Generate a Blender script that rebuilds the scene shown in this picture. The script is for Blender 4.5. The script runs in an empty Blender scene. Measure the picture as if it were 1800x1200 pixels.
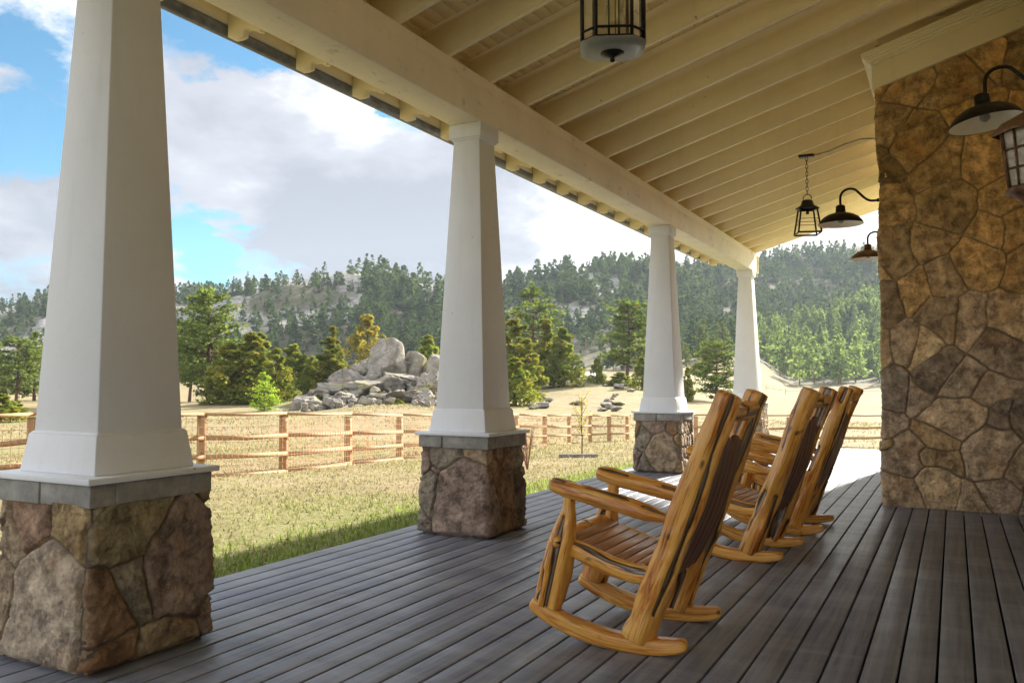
import bpy, math, random
import numpy as np
from mathutils import Vector, Matrix
random.seed(7)
RNG = np.random.default_rng(11)
scn = bpy.context.scene
COL = scn.collection
PI = math.pi

# ------------------------------------------------------------------ camera
H = 1.28
YAW, PIT = 0.4884, 0.0469
FPX = 1460.2
cam = bpy.data.cameras.new('camera'); camo = bpy.data.objects.new('camera', cam); COL.objects.link(camo)
camo.location = (0, 0, H); camo.rotation_euler = (PI/2+PIT, 0, YAW)
cam.sensor_width = 36; cam.lens = 36*FPX/1800; cam.clip_start = 0.05; cam.clip_end = 6000
scn.camera = camo
FW = np.array([-math.sin(YAW), math.cos(YAW), 0.0]); RT = np.array([math.cos(YAW), math.sin(YAW), 0.0])
YH = 668.5

# ------------------------------------------------------------------ numpy noise
def _hash(ix, iy, iz, s):
    h = (ix*374761393 + iy*668265263 + iz*1440662683 + s*974634541) & 0x7fffffff
    h = ((h ^ (h >> 13))*1274126177) & 0x7fffffff
    h = ((h ^ (h >> 16))*2246822519) & 0x7fffffff
    return ((h ^ (h >> 15)) & 0xffff)/65535.0
def vnoise(P, seed=0):
    P = np.asarray(P, float); I = np.floor(P).astype(np.int64); F = P-I; F = F*F*(3-2*F); out = 0
    for dx in (0, 1):
        wx = F[:, 0] if dx else 1-F[:, 0]
        for dy in (0, 1):
            wy = F[:, 1] if dy else 1-F[:, 1]
            for dz in (0, 1):
                wz = F[:, 2] if dz else 1-F[:, 2]
                out = out + wx*wy*wz*_hash(I[:, 0]+dx, I[:, 1]+dy, I[:, 2]+dz, seed)
    return out*2-1
def fbm(P, seed=0, octv=4):
    P = np.asarray(P, float); a = 1; o = 0; n = 0
    for k in range(octv):
        o = o + a*vnoise(P*(2.03**k)+k*17.3, seed+k*31); n += a; a *= .5
    return o/n
def sstep(a, b, x):
    t = np.clip((x-a)/(b-a), 0, 1); return t*t*(3-2*t)

# ------------------------------------------------------------------ mesh helpers
def link(o, parent=None):
    COL.objects.link(o)
    if parent is not None: o.parent = parent
    return o
def mk(name, V, F, mat, parent=None, smooth=False, attrs=None, uvsharp=False):
    """V (n,3); F list of int arrays (m,k)"""
    V = np.asarray(V, np.float32)
    if not isinstance(F, list): F = [F]
    F = [np.asarray(f, np.int32) for f in F if len(f)]
    me = bpy.data.meshes.new(name)
    me.vertices.add(len(V)); me.vertices.foreach_set('co', V.ravel())
    tot = np.concatenate([np.full(len(f), f.shape[1], np.int32) for f in F])
    idx = np.concatenate([f.ravel() for f in F])
    st = np.concatenate([[0], np.cumsum(tot)[:-1]]).astype(np.int32)
    me.loops.add(len(idx)); me.loops.foreach_set('vertex_index', idx)
    me.polygons.add(len(tot)); me.polygons.foreach_set('loop_start', st); me.polygons.foreach_set('loop_total', tot)
    if smooth: me.polygons.foreach_set('use_smooth', np.ones(len(tot), bool))
    if attrs:
        for k, a in attrs.items():
            a = np.asarray(a, np.float32)
            if a.ndim == 1: a = np.stack([a, a, a], 1)
            if a.shape[1] == 3: a = np.concatenate([a, np.ones((len(a), 1), np.float32)], 1)
            at = me.attributes.new(k, 'FLOAT_COLOR', 'POINT'); at.data.foreach_set('color', a.ravel())
    me.update(calc_edges=True); me.validate()
    for m in (mat if isinstance(mat, (list, tuple)) else [mat]): me.materials.append(m)
    o = bpy.data.objects.new(name, me)
    return link(o, parent)
def bevel(o, w=.004, seg=2):
    m = o.modifiers.new('bevel', 'BEVEL'); m.width = w; m.segments = seg; m.limit_method = 'ANGLE'; m.angle_limit = math.radians(40)
    return o
class MB:
    def __init__(s): s.V = []; s.F = {}; s.n = 0; s.A = []
    def add(s, V, F, a=None):
        V = np.asarray(V, float).reshape(-1, 3)
        for f in F: s.F.setdefault(len(f), []).append([i+s.n for i in f])
        s.V.append(V); s.n += len(V)
        s.A.append(np.tile(np.asarray([1., 1, 1] if a is None else a, float), (len(V), 1)))
    def box(s, x0, x1, y0, y1, z0, z1, a=None):
        s.add([(x, y, z) for z in (z0, z1) for y in (y0, y1) for x in (x0, x1)],
              [(0, 2, 3, 1), (4, 5, 7, 6), (0, 1, 5, 4), (2, 6, 7, 3), (0, 4, 6, 2), (1, 3, 7, 5)], a)
    def frustum(s, cx, cy, h0, h1, z0, z1):
        s.add([(cx+sx*h, cy+sy*h, z) for z, h in ((z0, h0), (z1, h1)) for sy in (-1, 1) for sx in (-1, 1)],
              [(0, 2, 3, 1), (4, 5, 7, 6), (0, 1, 5, 4), (2, 6, 7, 3), (0, 4, 6, 2), (1, 3, 7, 5)])
    def prism(s, poly, y0, y1, a=None):
        """poly [(x,z)] extruded along y"""
        n = len(poly)
        ar = sum(poly[i][0]*poly[(i+1) % n][1]-poly[(i+1) % n][0]*poly[i][1] for i in range(n))
        if ar < 0: poly = poly[::-1]
        V = [(x, y0, z) for x, z in poly]+[(x, y1, z) for x, z in poly]
        s.add(V, [tuple(range(n)), tuple(range(2*n-1, n-1, -1))]+[(i, i+n, (i+1) % n+n, (i+1) % n) for i in range(n)], a)
    def tube(s, pts, r, k=8, cap=True, a=None):
        P = [Vector(p) for p in pts]; n = len(P)
        R = r if isinstance(r, (list, tuple)) else [r]*n
        V = []; up = None
        for i in range(n):
            t = (P[min(i+1, n-1)]-P[max(i-1, 0)]).normalized()
            if up is None:
                up = Vector((0, 0, 1)) if abs(t.z) < .9 else Vector((0, 1, 0))
            sd = t.cross(up).normalized(); up = sd.cross(t).normalized()
            for j in range(k):
                th = 2*PI*j/k; V.append(P[i]+(sd*math.cos(th)+up*math.sin(th))*R[i])
        F = []
        for i in range(n-1):
            for j in range(k):
                F.append((i*k+j, i*k+(j+1) % k, (i+1)*k+(j+1) % k, (i+1)*k+j))
        if cap: F.append(tuple(range(k))[::-1]); F.append(tuple((n-1)*k+j for j in range(k)))
        s.add([tuple(v) for v in V], F, a)
    def bar(s, p, q, w, a=None): s.tube([p, q], w, 4, True, a)
    def lathe(s, prof, c, k=32):
        """prof [(r,z)] around vertical axis at c"""
        V = []; m = len(prof)
        for r, z in prof:
            for j in range(k):
                th = 2*PI*j/k; V.append((c[0]+max(r, 1e-4)*math.cos(th), c[1]+max(r, 1e-4)*math.sin(th), c[2]+z))
        F = [(i*k+j, i*k+(j+1) % k, (i+1)*k+(j+1) % k, (i+1)*k+j) for i in range(m-1) for j in range(k)]
        s.add(V, F)
    def build(s, name, mat, parent=None, smooth=False, attr=None):
        V = np.concatenate(s.V); F = [np.array(f) for f in s.F.values()]
        return mk(name, V, F, mat, parent, smooth, {attr: np.concatenate(s.A)} if attr else None)
def thing(name, label, cat, loc=(0, 0, 0), rz=0, group=None):
    o = bpy.data.objects.new(name, None); COL.objects.link(o); o.location = loc; o.rotation_euler = (0, 0, rz)
    o.empty_display_size = .2
    return tag(o, label, cat, group)
def tag(o, label=None, cat=None, group=None, kind=None):
    if label: o['label'] = label
    if cat: o['category'] = cat
    if group: o['group'] = group
    if kind: o['kind'] = kind
    return o
def children(o): return [c for c in list(o.children)]
def copy_tree(o, parent=None):
    c = o.copy(); COL.objects.link(c)
    if parent is not None: c.parent = parent
    for ch in children(o): copy_tree(ch, c)
    return c

# ------------------------------------------------------------------ material helpers
class NT:
    def __init__(s, name):
        s.m = bpy.data.materials.new(name); s.m.use_nodes = True; s.t = s.m.node_tree; s.t.nodes.clear()
        s.out = s.n('ShaderNodeOutputMaterial')
    def n(s, t, **kw):
        nd = s.t.nodes.new(t)
        for k, v in kw.items(): setattr(nd, k, v)
        return nd
    def l(s, a, b): s.t.links.new(a, b)
    def setin(s, nd, key, v):
        if hasattr(v, 'is_output') or isinstance(v, bpy.types.NodeSocket): s.l(v, nd.inputs[key])
        else: nd.inputs[key].default_value = v
    def math(s, op, a, b=0.0, clamp=False):
        nd = s.n('ShaderNodeMath', operation=op, use_clamp=clamp); s.setin(nd, 0, a); s.setin(nd, 1, b); return nd.outputs[0]
    def vmath(s, op, a, b=(0, 0, 0)):
        nd = s.n('ShaderNodeVectorMath', operation=op); s.setin(nd, 0, a); s.setin(nd, 1, b)
        return nd.outputs['Value'] if op in ('DOT_PRODUCT', 'LENGTH', 'DISTANCE') else nd.outputs[0]
    def mix(s, f, a, b, mode='MIX'):
        nd = s.n('ShaderNodeMix', data_type='RGBA', blend_type=mode, clamp_factor=True)
        s.setin(nd, 0, f)
        for k, v in ((6, a), (7, b)):
            if isinstance(v, bpy.types.NodeSocket): s.l(v, nd.inputs[k])
            else: nd.inputs[k].default_value = (*v, 1) if len(v) == 3 else v
        return nd.outputs[2]
    def noise(s, vec, scale, detail=4, rough=.55, dist=0.0):
        nd = s.n('ShaderNodeTexNoise'); s.l(vec, nd.inputs['Vector']); nd.inputs['Scale'].default_value = scale
        nd.inputs['Detail'].default_value = detail; nd.inputs['Roughness'].default_value = rough; nd.inputs['Distortion'].default_value = dist
        return nd.outputs['Fac']
    def ramp(s, f, stops):
        nd = s.n('ShaderNodeValToRGB'); s.l(f, nd.inputs[0]); e = nd.color_ramp.elements
        while len(e) < len(stops): e.new(.5)
        for i, (p, c) in enumerate(stops):
            e[i].position = p; e[i].color = (*c, 1) if not isinstance(c, (int, float)) else (c, c, c, 1)
        return nd.outputs[0]
    def rng(s, f, a, b, c=0.0, d=1.0):
        nd = s.n('ShaderNodeMapRange'); s.l(f, nd.inputs[0])
        for i, v in zip((1, 2, 3, 4), (a, b, c, d)): nd.inputs[i].default_value = v
        return nd.outputs[0]
    def attr(s, name): return s.n('ShaderNodeAttribute', attribute_name=name).outputs['Color']
    def obj(s): return s.n('ShaderNodeTexCoord').outputs['Object']
    def pos(s): return s.n('ShaderNodeNewGeometry').outputs['Position']
    def map(s, vec, sc=(1, 1, 1), loc=(0, 0, 0)):
        nd = s.n('ShaderNodeMapping'); s.l(vec, nd.inputs[0]); nd.inputs['Scale'].default_value = sc; nd.inputs['Location'].default_value = loc
        return nd.outputs[0]
    def bump(s, h, strength=.3, dist=.01):
        nd = s.n('ShaderNodeBump'); s.l(h, nd.inputs['Height']); nd.inputs['Strength'].default_value = strength; nd.inputs['Distance'].default_value = dist
        return nd.outputs[0]
    def bsdf(s, color, rough=.5, spec=.5, metal=0.0, normal=None, coat=0.0, coat_rough=.15, trans=0.0, finish=True, **kw):
        nd = s.n('ShaderNodeBsdfPrincipled')
        if isinstance(color, bpy.types.NodeSocket): s.l(color, nd.inputs['Base Color'])
        else: nd.inputs['Base Color'].default_value = (*color, 1)
        s.setin(nd, 'Roughness', rough); nd.inputs['Specular IOR Level'].default_value = spec; nd.inputs['Metallic'].default_value = metal
        nd.inputs['Coat Weight'].default_value = coat; nd.inputs['Coat Roughness'].default_value = coat_rough
        nd.inputs['Transmission Weight'].default_value = trans
        if normal is not None: s.l(normal, nd.inputs['Normal'])
        if finish: s.l(nd.outputs[0], s.out.inputs[0])
        return nd

def m_paint(name, c, rough=.5, var=.06, grain=0.0, chips=0.0):
    t = NT(name); p = t.pos()
    n = t.noise(p, 1.7, 5); n2 = t.noise(p, 30, 4)
    col = t.mix(t.rng(n, .35, .7), [x*(1-var) for x in c], [x*(1+var*.5) for x in c])
    col = t.mix(t.rng(n2, .55, .75, 0, .22), col, [x*.82 for x in c])
    # rain streaks, fly specks
    d = t.noise(t.map(p, (4, 4, .35)), 2.2, 4)
    col = t.mix(t.rng(d, .56, .75, 0, .16), col, (c[0]*.62, c[1]*.6, c[2]*.55))
    sp = t.noise(p, 23, 0); col = t.mix(t.rng(sp, .87, .89, 0, .5), col, (.14, .11, .08))
    h = n2
    if chips:
        k = t.noise(t.map(p, (1, .6, 1)), 9, 6, .65); col = t.mix(t.rng(k, .60, .66, 0, chips), col, (.34, .27, .19))
    t.bsdf(col, rough, .4, normal=t.bump(h, .12 if not grain else grain, .004))
    return t.m
def m_stone(name):
    t = NT(name); a = t.attr('tint'); p0 = t.obj(); p = t.vmath('ADD', p0, t.vmath('MULTIPLY', t.attr('cell'), (9., 9., 9.)))
    n1 = t.noise(p, 9, 8, .65, .3); n2 = t.noise(p, 42, 6, .7); n3 = t.noise(p, 3.1, 4)
    c = t.mix(t.rng(n1, .38, .66), t.mix(1.0, a, (.50, .46, .44), 'MULTIPLY'), t.mix(1.0, a, (1.6, 1.54, 1.42), 'MULTIPLY'))
    c = t.mix(t.rng(n2, .54, .66, 0, .6), c, t.mix(1.0, a, (.36, .34, .34), 'MULTIPLY')); n6 = t.noise(p, 26, 8, .78, .5); c = t.mix(t.rng(n6, .54, .66, 0, .65), c, t.mix(1.0, a, (1.7, 1.6, 1.45), 'MULTIPLY'))
    c = t.mix(t.rng(n3, .56, .74, 0, .5), c, t.mix(1.0, a, (1.35, .95, .6), 'MULTIPLY'))
    n4 = t.noise(p, 19, 7, .75); c = t.mix(t.rng(n4, .63, .72, 0, .5), c, (.36, .34, .29))
    h = t.math('ADD', t.math('MULTIPLY', n1, .7), t.math('MULTIPLY', n2, .35))
    t.bsdf(c, t.rng(n1, .3, .7, .95, .7), .25, normal=t.bump(t.math('ADD', h, t.math('MULTIPLY', n6, .5)), .95, .02))
    return t.m
def m_deck():
    t = NT('deck_stain'); p = t.pos(); a = t.attr('tint')
    g = t.noise(t.map(p, (34, 1.1, 1)), 1.0, 6, .62, .6)
    cl = t.noise(t.map(p, (1.1, 2.2, 1)), 1.15, 5, .6)
    sm = t.noise(t.map(p, (.8, 5.0, 1)), 1.5, 6, .68)
    c = t.mix(t.rng(g, .36, .64), (.108, .120, .156), (.205, .222, .272))
    c = t.mix(1.0, c, a, 'MULTIPLY')
    c = t.mix(t.rng(cl, .45, .72, 0, .55), c, (.33, .345, .38))
    c = t.mix(t.rng(sm, .56, .74, 0, .45), c, (.36, .375, .41))
    sp = t.noise(p, 33, 1); c = t.mix(t.rng(sp, .76, .80, 0, .85), c, (.012, .011, .011))
    w = t.noise(t.map(p, (60, 3, 1)), 1.0, 5, .7); c = t.mix(t.rng(w, .66, .76, 0, .3), c, (.22, .19, .17))
    rg = t.rng(sm, .3, .7, .33, .52)
    t.bsdf(c, rg, .5, normal=t.bump(t.math('ADD', t.math('MULTIPLY', g, .5), t.math('MULTIPLY', w, .4)), .35, .004))
    return t.m
def m_log():
    """varnished cedar: attribute grain = (angle*radius, along, seed), attribute dead = weathered groove"""
    t = NT('varnished_log'); g = t.attr('grain'); dead = t.n('ShaderNodeSeparateColor'); t.l(t.attr('dead'), dead.inputs[0])
    s1 = t.noise(t.map(g, (22, 2.2, 7)), 1.0, 6, .62, 1.1)
    s2 = t.noise(t.map(g, (7, 1.1, 5), (3, 1, 2)), 1.0, 4, .55, .8)
    s3 = t.noise(t.map(g, (60, 3.5, 9)), 1.0, 4, .6, .4)
    c = t.ramp(s1, [(.30, (.22, .055, .009)), (.40, (.74, .27, .03)), (.50, (.96, .56, .13)), (.60, (.88, .40, .055)), (.70, (.36, .085, .010))])
    c = t.mix(t.rng(s2, .52, .72, 0, .85), c, (.42, .10, .010))
    c = t.mix(t.rng(s2, .44, .28, 0, .55), c, (.86, .54, .19))
    c = t.mix(t.rng(s3, .57, .68, 0, .75), c, (.12, .036, .009)); oi = t.n('ShaderNodeObjectInfo'); c = t.mix(t.rng(oi.outputs['Random'], 0, 1, 0, .28), c, (.40, .17, .035))
    gr = t.mix(t.rng(s3, .35, .65), (.11, .075, .045), (.46, .38, .27))
    c = t.mix(t.rng(t.math('ADD', dead.outputs[0], t.math('MULTIPLY', t.math('SUBTRACT', s3, .5), .9)), .18, .42), c, (.06, .028, .012)); c = t.mix(t.rng(dead.outputs[0], .62, .98), c, gr)
    kn = t.noise(t.map(g, (9, 6, 3), (1, 5, 2)), 1.0, 1); c = t.mix(t.rng(kn, .74, .78, 0, .85), c, (.085, .032, .012))
    h = t.math('ADD', t.math('MULTIPLY', s1, .5), t.math('MULTIPLY', s3, .5))
    t.bsdf(c, .34, .5, normal=t.bump(h, .35, .006), coat=.35, coat_rough=.2)
    return t.m
def m_slat():
    t = NT('seat_slat_wood'); p = t.obj(); a = t.attr('tint')
    s1 = t.noise(t.map(p, (40, 3, 40)), 1.0, 5, .6, .6)
    c = t.ramp(s1, [(.3, (.30, .14, .065)), (.55, (.48, .25, .125)), (.75, (.58, .34, .19))])
    c = t.mix(1.0, c, a, 'MULTIPLY')
    t.bsdf(c, .42, .5, normal=t.bump(s1, .2, .004), coat=.2)
    return t.m
def m_panel():
    t = NT('dark_back_slab'); g = t.attr('grain')
    s1 = t.noise(t.map(g, (20, 2, 7)), 1.0, 6, .6, .9)
    c = t.ramp(s1, [(.3, (.07, .022, .007)), (.55, (.16, .055, .016)), (.75, (.26, .10, .028))])
    t.bsdf(c, .4, .5, normal=t.bump(s1, .3, .006), coat=.2)
    return t.m
def m_fence():
    t = NT('fence_cedar'); p = t.obj()
    s1 = t.noise(t.map(p, (6, 6, 2)), 3.0, 5, .6)
    c = t.ramp(s1, [(.3, (.30, .175, .085)), (.55, (.44, .275, .145)), (.75, (.36, .24, .15))])
    t.bsdf(c, .75, .3, normal=t.bump(s1, .3, .01)); return t.m
def m_foliage(name, dark, light, trans=.35, hue=.0):
    t = NT(name); a = t.attr('tint'); oi = t.n('ShaderNodeObjectInfo')
    sc = t.n('ShaderNodeSeparateColor'); t.l(a, sc.inputs[0])
    f = t.math('ADD', t.math('MULTIPLY', sc.outputs[0], .75), t.math('MULTIPLY', oi.outputs['Random'], .25))
    c = t.mix(f, dark, light)
    c = t.mix(t.math('MULTIPLY', sc.outputs[1], .8), c, (.30, .17, .045))
    b = t.bsdf(c, .8, .04, finish=False)
    tr = t.n('ShaderNodeBsdfTranslucent'); t.l(t.mix(1.0, c, (1.5, 1.5, .9), 'MULTIPLY'), tr.inputs[0])
    mx = t.n('ShaderNodeMixShader'); mx.inputs[0].default_value = trans
    t.l(b.outputs[0], mx.inputs[1]); t.l(tr.outputs[0], mx.inputs[2]); t.l(mx.outputs[0], t.out.inputs[0])
    return t.m
def m_simple(name, c, rough=.5, metal=0.0, spec=.5, scale=12, amt=.3, bump=.15, trans=0.0):
    t = NT(name); p = t.obj(); n = t.noise(p, scale, 5, .6)
    col = t.mix(t.rng(n, .35, .68), [x*(1-amt) for x in c], [min(1, x*(1+amt)) for x in c])
    t.bsdf(col, rough, spec, metal, normal=t.bump(n, bump, .004), trans=trans); return t.m
def m_glass(name, c=(.9, .9, .86), rough=.08):
    t = NT(name); p = t.obj(); n = t.noise(p, 45, 3)
    g = t.n('ShaderNodeBsdfGlossy'); g.inputs['Roughness'].default_value = rough; t.l(t.bump(n, .3, .003), g.inputs['Normal'])
    tr = t.n('ShaderNodeBsdfTransparent'); tr.inputs[0].default_value = (*c, 1)
    mx = t.n('ShaderNodeMixShader'); mx.inputs[0].default_value = .12
    t.l(tr.outputs[0], mx.inputs[1]); t.l(g.outputs[0], mx.inputs[2]); t.l(mx.outputs[0], t.out.inputs[0]); return t.m

M = {}
M['white'] = m_paint('column_paint', (.76, .79, .84), .55, .05)
M['cream'] = m_paint('ceiling_paint', (.92, .79, .50), .55, .06)
M['rafter'] = m_paint('rafter_paint', (.92, .81, .54), .6, .06)
M['beam'] = m_paint('beam_paint', (.88, .80, .66), .6, .08, .25, .35)
M['trim'] = m_paint('trim_paint', (.88, .80, .56), .5, .05)
M['stone'] = m_stone('fieldstone')
M['slab'] = m_simple('sandstone_cap', (.33, .32, .30), .85, 0, .25, 14, .22, .4)
M['deck'] = m_deck()
M['void'] = m_simple('deck_gap_shade_and_rim', (.02, .018, .016), .9)  # near-black: shade below the boards put into the colour
M['log'] = m_log(); M['slat'] = m_slat(); M['panel'] = m_panel()
M['fence'] = m_fence()
M['wire'] = m_simple('mesh_wire', (.60, .33, .18), .7, 0, .3)
M['dark'] = m_simple('dark_bronze', (.018, .016, .016), .42, .6, .5, 20, .4)
M['brown'] = m_simple('brown_enamel', (.085, .048, .03), .35, .2, .5, 16, .35)
M['shadein'] = m_simple('white_enamel', (.80, .78, .72), .35, 0, .5, 20, .05, .03)
M['frost'] = m_simple('frosted_glass', (.24, .255, .25), .45, 0, .5, 30, .08, .1)
M['seeded'] = m_simple('seeded_glass', (.40, .35, .27), .22, 0, .6, 26, .35, .5)
M['rust'] = m_simple('weathered_copper', (.17, .095, .06), .55, .3, .5, 22, .5, .3)
M['glass'] = m_glass('lantern_glass')
M['candle'] = m_simple('candle_tube', (.72, .66, .5), .6)
M['conduit'] = m_simple('grey_conduit', (.30, .30, .28), .45, .5, .5)
M['gutter'] = m_simple('dark_gutter', (.20, .21, .23), .45, .3)
M['shingle'] = m_simple('roof_shingle', (.12, .11, .10), .9)
M['siding'] = m_paint('siding_paint', (.90, .80, .58), .6, .06)
M['bark'] = m_simple('pine_bark', (.12, .075, .05), .95, 0, .1, 4, .4, .6)
M['granite'] = None

# ------------------------------------------------------------------ terrain
TU = np.array([-900, 0, 80, 320, 430, 520, 640, 760, 860, 930, 1010, 1100, 1200, 1300, 1400, 1550, 1900, 2600], float)
TD = np.array([50, 75, 100, 150, 220, 300, 380, 460, 540, 620, 760, 1000], float)
TY = np.array([
 [750, 728, 712, 698, 690, 680, 650, 610, 560, 540, 560, 610],
 [750, 728, 712, 698, 690, 675, 630, 585, 552, 543, 560, 610],
 [750, 727, 712, 698, 690, 670, 615, 565, 535, 530, 560, 610],
 [748, 724, 708, 695, 688, 660, 595, 540, 521, 528, 560, 610],
 [748, 722, 706, 692, 685, 650, 575, 514, 505, 525, 560, 610],
 [748, 720, 690, 690, 684, 640, 565, 502, 498, 525, 560, 610],
 [748, 709, 652, 684, 680, 640, 555, 490, 480, 510, 560, 610],
 [748, 710, 662, 684, 680, 640, 570, 518, 508, 525, 560, 610],
 [748, 722, 690, 682, 680, 655, 605, 555, 535, 545, 570, 610],
 [748, 722, 699, 670, 674, 650, 590, 525, 500, 510, 560, 610],
 [748, 722, 697, 657, 670, 650, 595, 520, 483, 498, 560, 610],
 [748, 722, 699, 662, 672, 652, 595, 520, 481, 485, 540, 610],
 [750, 726, 708, 690, 660, 632, 605, 550, 490, 470, 505, 610],
 [750, 728, 714, 702, 680, 618, 612, 590, 530, 476, 480, 610],
 [750, 729, 716, 704, 693, 676, 648, 590, 552, 492, 450, 610],
 [750, 729, 716, 704, 693, 678, 650, 570, 522, 482, 432, 610],
 [750, 729, 716, 704, 693, 678, 650, 600, 550, 475, 420, 610],
 [750, 729, 716, 704, 693, 678, 650, 610, 560, 500, 460, 610]], float)
def _table(u, D):
    u = np.clip(u, TU[0], TU[-1]-1e-3); Dc = np.clip(D, TD[0], TD[-1]-1e-3)
    i = np.clip(np.searchsorted(TU, u, 'right')-1, 0, len(TU)-2); j = np.clip(np.searchsorted(TD, Dc, 'right')-1, 0, len(TD)-2)
    a = (u-TU[i])/(TU[i+1]-TU[i]); a = a*a*(3-2*a)
    b = (Dc-TD[j])/(TD[j+1]-TD[j]); b = .5*b+.5*b*b*(3-2*b)
    Z = H+(YH-TY)/FPX*TD[None, :]
    return (Z[i, j]*(1-a)+Z[i+1, j]*a)*(1-b)+(Z[i, j+1]*(1-a)+Z[i+1, j+1]*a)*b
def ground(x, y):
    x = np.atleast_1d(np.asarray(x, float)); y = np.atleast_1d(np.asarray(y, float))
    d = x*FW[0]+y*FW[1]; l = x*RT[0]+y*RT[1]; R = np.hypot(d, l); ph = np.clip(np.arctan2(l, d), -.87, .87)
    u = 900+FPX*np.tan(ph); D = R*np.cos(ph)
    near = -.30-.0445*(np.log1p(np.exp((D-12)/2.0))*2.0)
    z = near*(1-sstep(34, 56, D))+_table(u, D)*sstep(34, 56, D)
    P = np.stack([x, y, 0*x], 1)
    z = z+fbm(P/5.0, 3, 3)*.05*sstep(9, 20, D)+fbm(P/17.0, 5, 4)*.5*sstep(45, 90, D)+(fbm(P/46.0, 9, 4)*6.0-np.abs(fbm(P/70.0, 12, 4))*9.0+1.5)*sstep(230, 400, D)
    return z
def place(u, D):
    p = FW*D+RT*D*(u-900)/FPX
    return float(p[0]), float(p[1]), float(ground(p[0], p[1])[0])

def build_terrain():
    phi = np.concatenate([np.linspace(-PI, -.80, 60, endpoint=False), np.linspace(-.80, .80, 620), np.linspace(.80, PI, 60)[1:]])
    R = np.concatenate([np.linspace(.5, 5, 8, endpoint=False), np.geomspace(5, 60, 130, endpoint=False), np.geomspace(60, 900, 175)])
    A, B = np.meshgrid(phi, R, indexing='ij')
    x = (B*(np.cos(A)*FW[0]+np.sin(A)*RT[0])).ravel(); y = (B*(np.cos(A)*FW[1]+np.sin(A)*RT[1])).ravel()
    z = ground(x, y)
    n, m = len(phi), len(R); idx = np.arange(n*m).reshape(n, m)
    F = np.stack([idx[:-1, :-1], idx[1:, :-1], idx[1:, 1:], idx[:-1, 1:]], -1).reshape(-1, 4)[:, ::-1]
    d = x*FW[0]+y*FW[1]; D = np.hypot(x, y); P = np.stack([x, y, 0*x], 1)
    u = 900+FPX*np.clip((x*RT[0]+y*RT[1])/np.maximum(d, 1), -1.4, 1.4)
    edge = np.abs(x+4.3)
    green = np.clip(1.15*np.exp(-np.maximum(-4.3-x, 0)/1.2)+.35*fbm(P/2.2, 21, 4)+.04, 0, 1)*(1-sstep(20, 36, D))+.30*sstep(.0, .35, fbm(P/9.0, 22, 4))*(1-sstep(30, 60, D)*.6)
    rock = np.clip(sstep(.02, .3, fbm(P/13.0, 31, 5))*sstep(60, 72, D)*(1-sstep(120, 160, D))*((u > 480) & (u < 800))
                   + sstep(-.02, .10, fbm(P/38.0, 33, 5)+.20*((u > 380) & (u < 640))+.24*((u > 960) & (u < 1090))-.5*(u > 1130))*sstep(330, 420, D), 0, 1)
    hill = sstep(255, 330, D)
    o = mk('ground', np.stack([x, y, z], 1), F, None, None, True, {'tint': np.stack([np.clip(green, 0, 1), rock, hill], 1)})
    o.data.materials.clear(); o.data.materials.append(m_ground()); tag(o, kind='structure')
    return o
def m_ground():
    t = NT('dry_meadow'); a = t.n('ShaderNodeSeparateColor'); t.l(t.attr('tint'), a.inputs[0]); p = t.pos()
    n1 = t.noise(p, .9, 8, .65); n2 = t.noise(p, 7, 6, .7); n3 = t.noise(p, .12, 6, .6); n4 = t.noise(p, 30, 4, .7)
    dry = t.mix(t.rng(n1, .36, .64), (.205, .155, .085), (.30, .245, .145))
    dry = t.mix(t.rng(n2, .50, .70, 0, .6), dry, (.38, .33, .22))
    dry = t.mix(t.rng(n4, .57, .70, 0, .55), dry, (.13, .10, .055))
    n6 = t.noise(p, 1.9, 6, .7); dry = t.mix(t.rng(n6, .60, .70, 0, .6), dry, (.25, .215, .175))
    dry = t.mix(t.rng(n3, .48, .62, 0, .6), dry, (.20, .195, .085)); n8 = t.noise(p, .38, 7, .72); dry = t.mix(t.rng(n8, .54, .64, 0, .55), dry, (.15, .125, .075)); n9 = t.noise(p, 1.3, 3, .5); dry = t.mix(t.rng(n9, .68, .74, 0, .7), dry, (.07, .075, .035))
    grn = t.mix(t.rng(n2, .35, .68), (.10, .14, .03), (.19, .235, .06))
    c = t.mix(a.outputs[0], dry, grn)
    hill = t.mix(t.rng(n3, .35, .68), (.07, .07, .042), (.15, .13, .09))
    n5 = t.noise(p, .35, 6, .7); hill = t.mix(t.rng(n5, .5, .66, 0, .8), hill, (.045, .055, .028))
    c = t.mix(a.outputs[2], c, hill)
    n7 = t.noise(t.map(p, (1, 1, 1.6)), .16, 8, .7); rk = t.mix(t.rng(n5, .36, .62), (.13, .125, .115), (.36, .345, .325)); rk = t.mix(t.rng(n7, .52, .62, 0, .8), rk, (.06, .07, .04))
    c = t.mix(a.outputs[1], c, rk)
    h = t.math('ADD', t.math('MULTIPLY', n2, .5), t.math('MULTIPLY', n4, .3))
    t.bsdf(c, .95, .1, normal=t.bump(h, .8, .08)); return t.m
build_terrain()

# ------------------------------------------------------------------ porch numbers
XC = -3.665
CY = [2.69, 6.19, 11.52, 16.98]
XIN = XC+.155; SL = .29
def raf_z(x): return 3.90+SL*(x-XIN)
DECK_X0, DECK_X1, DECK_Y0, DECK_Y1 = -4.26, .66, -4.0, 16.9

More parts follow.
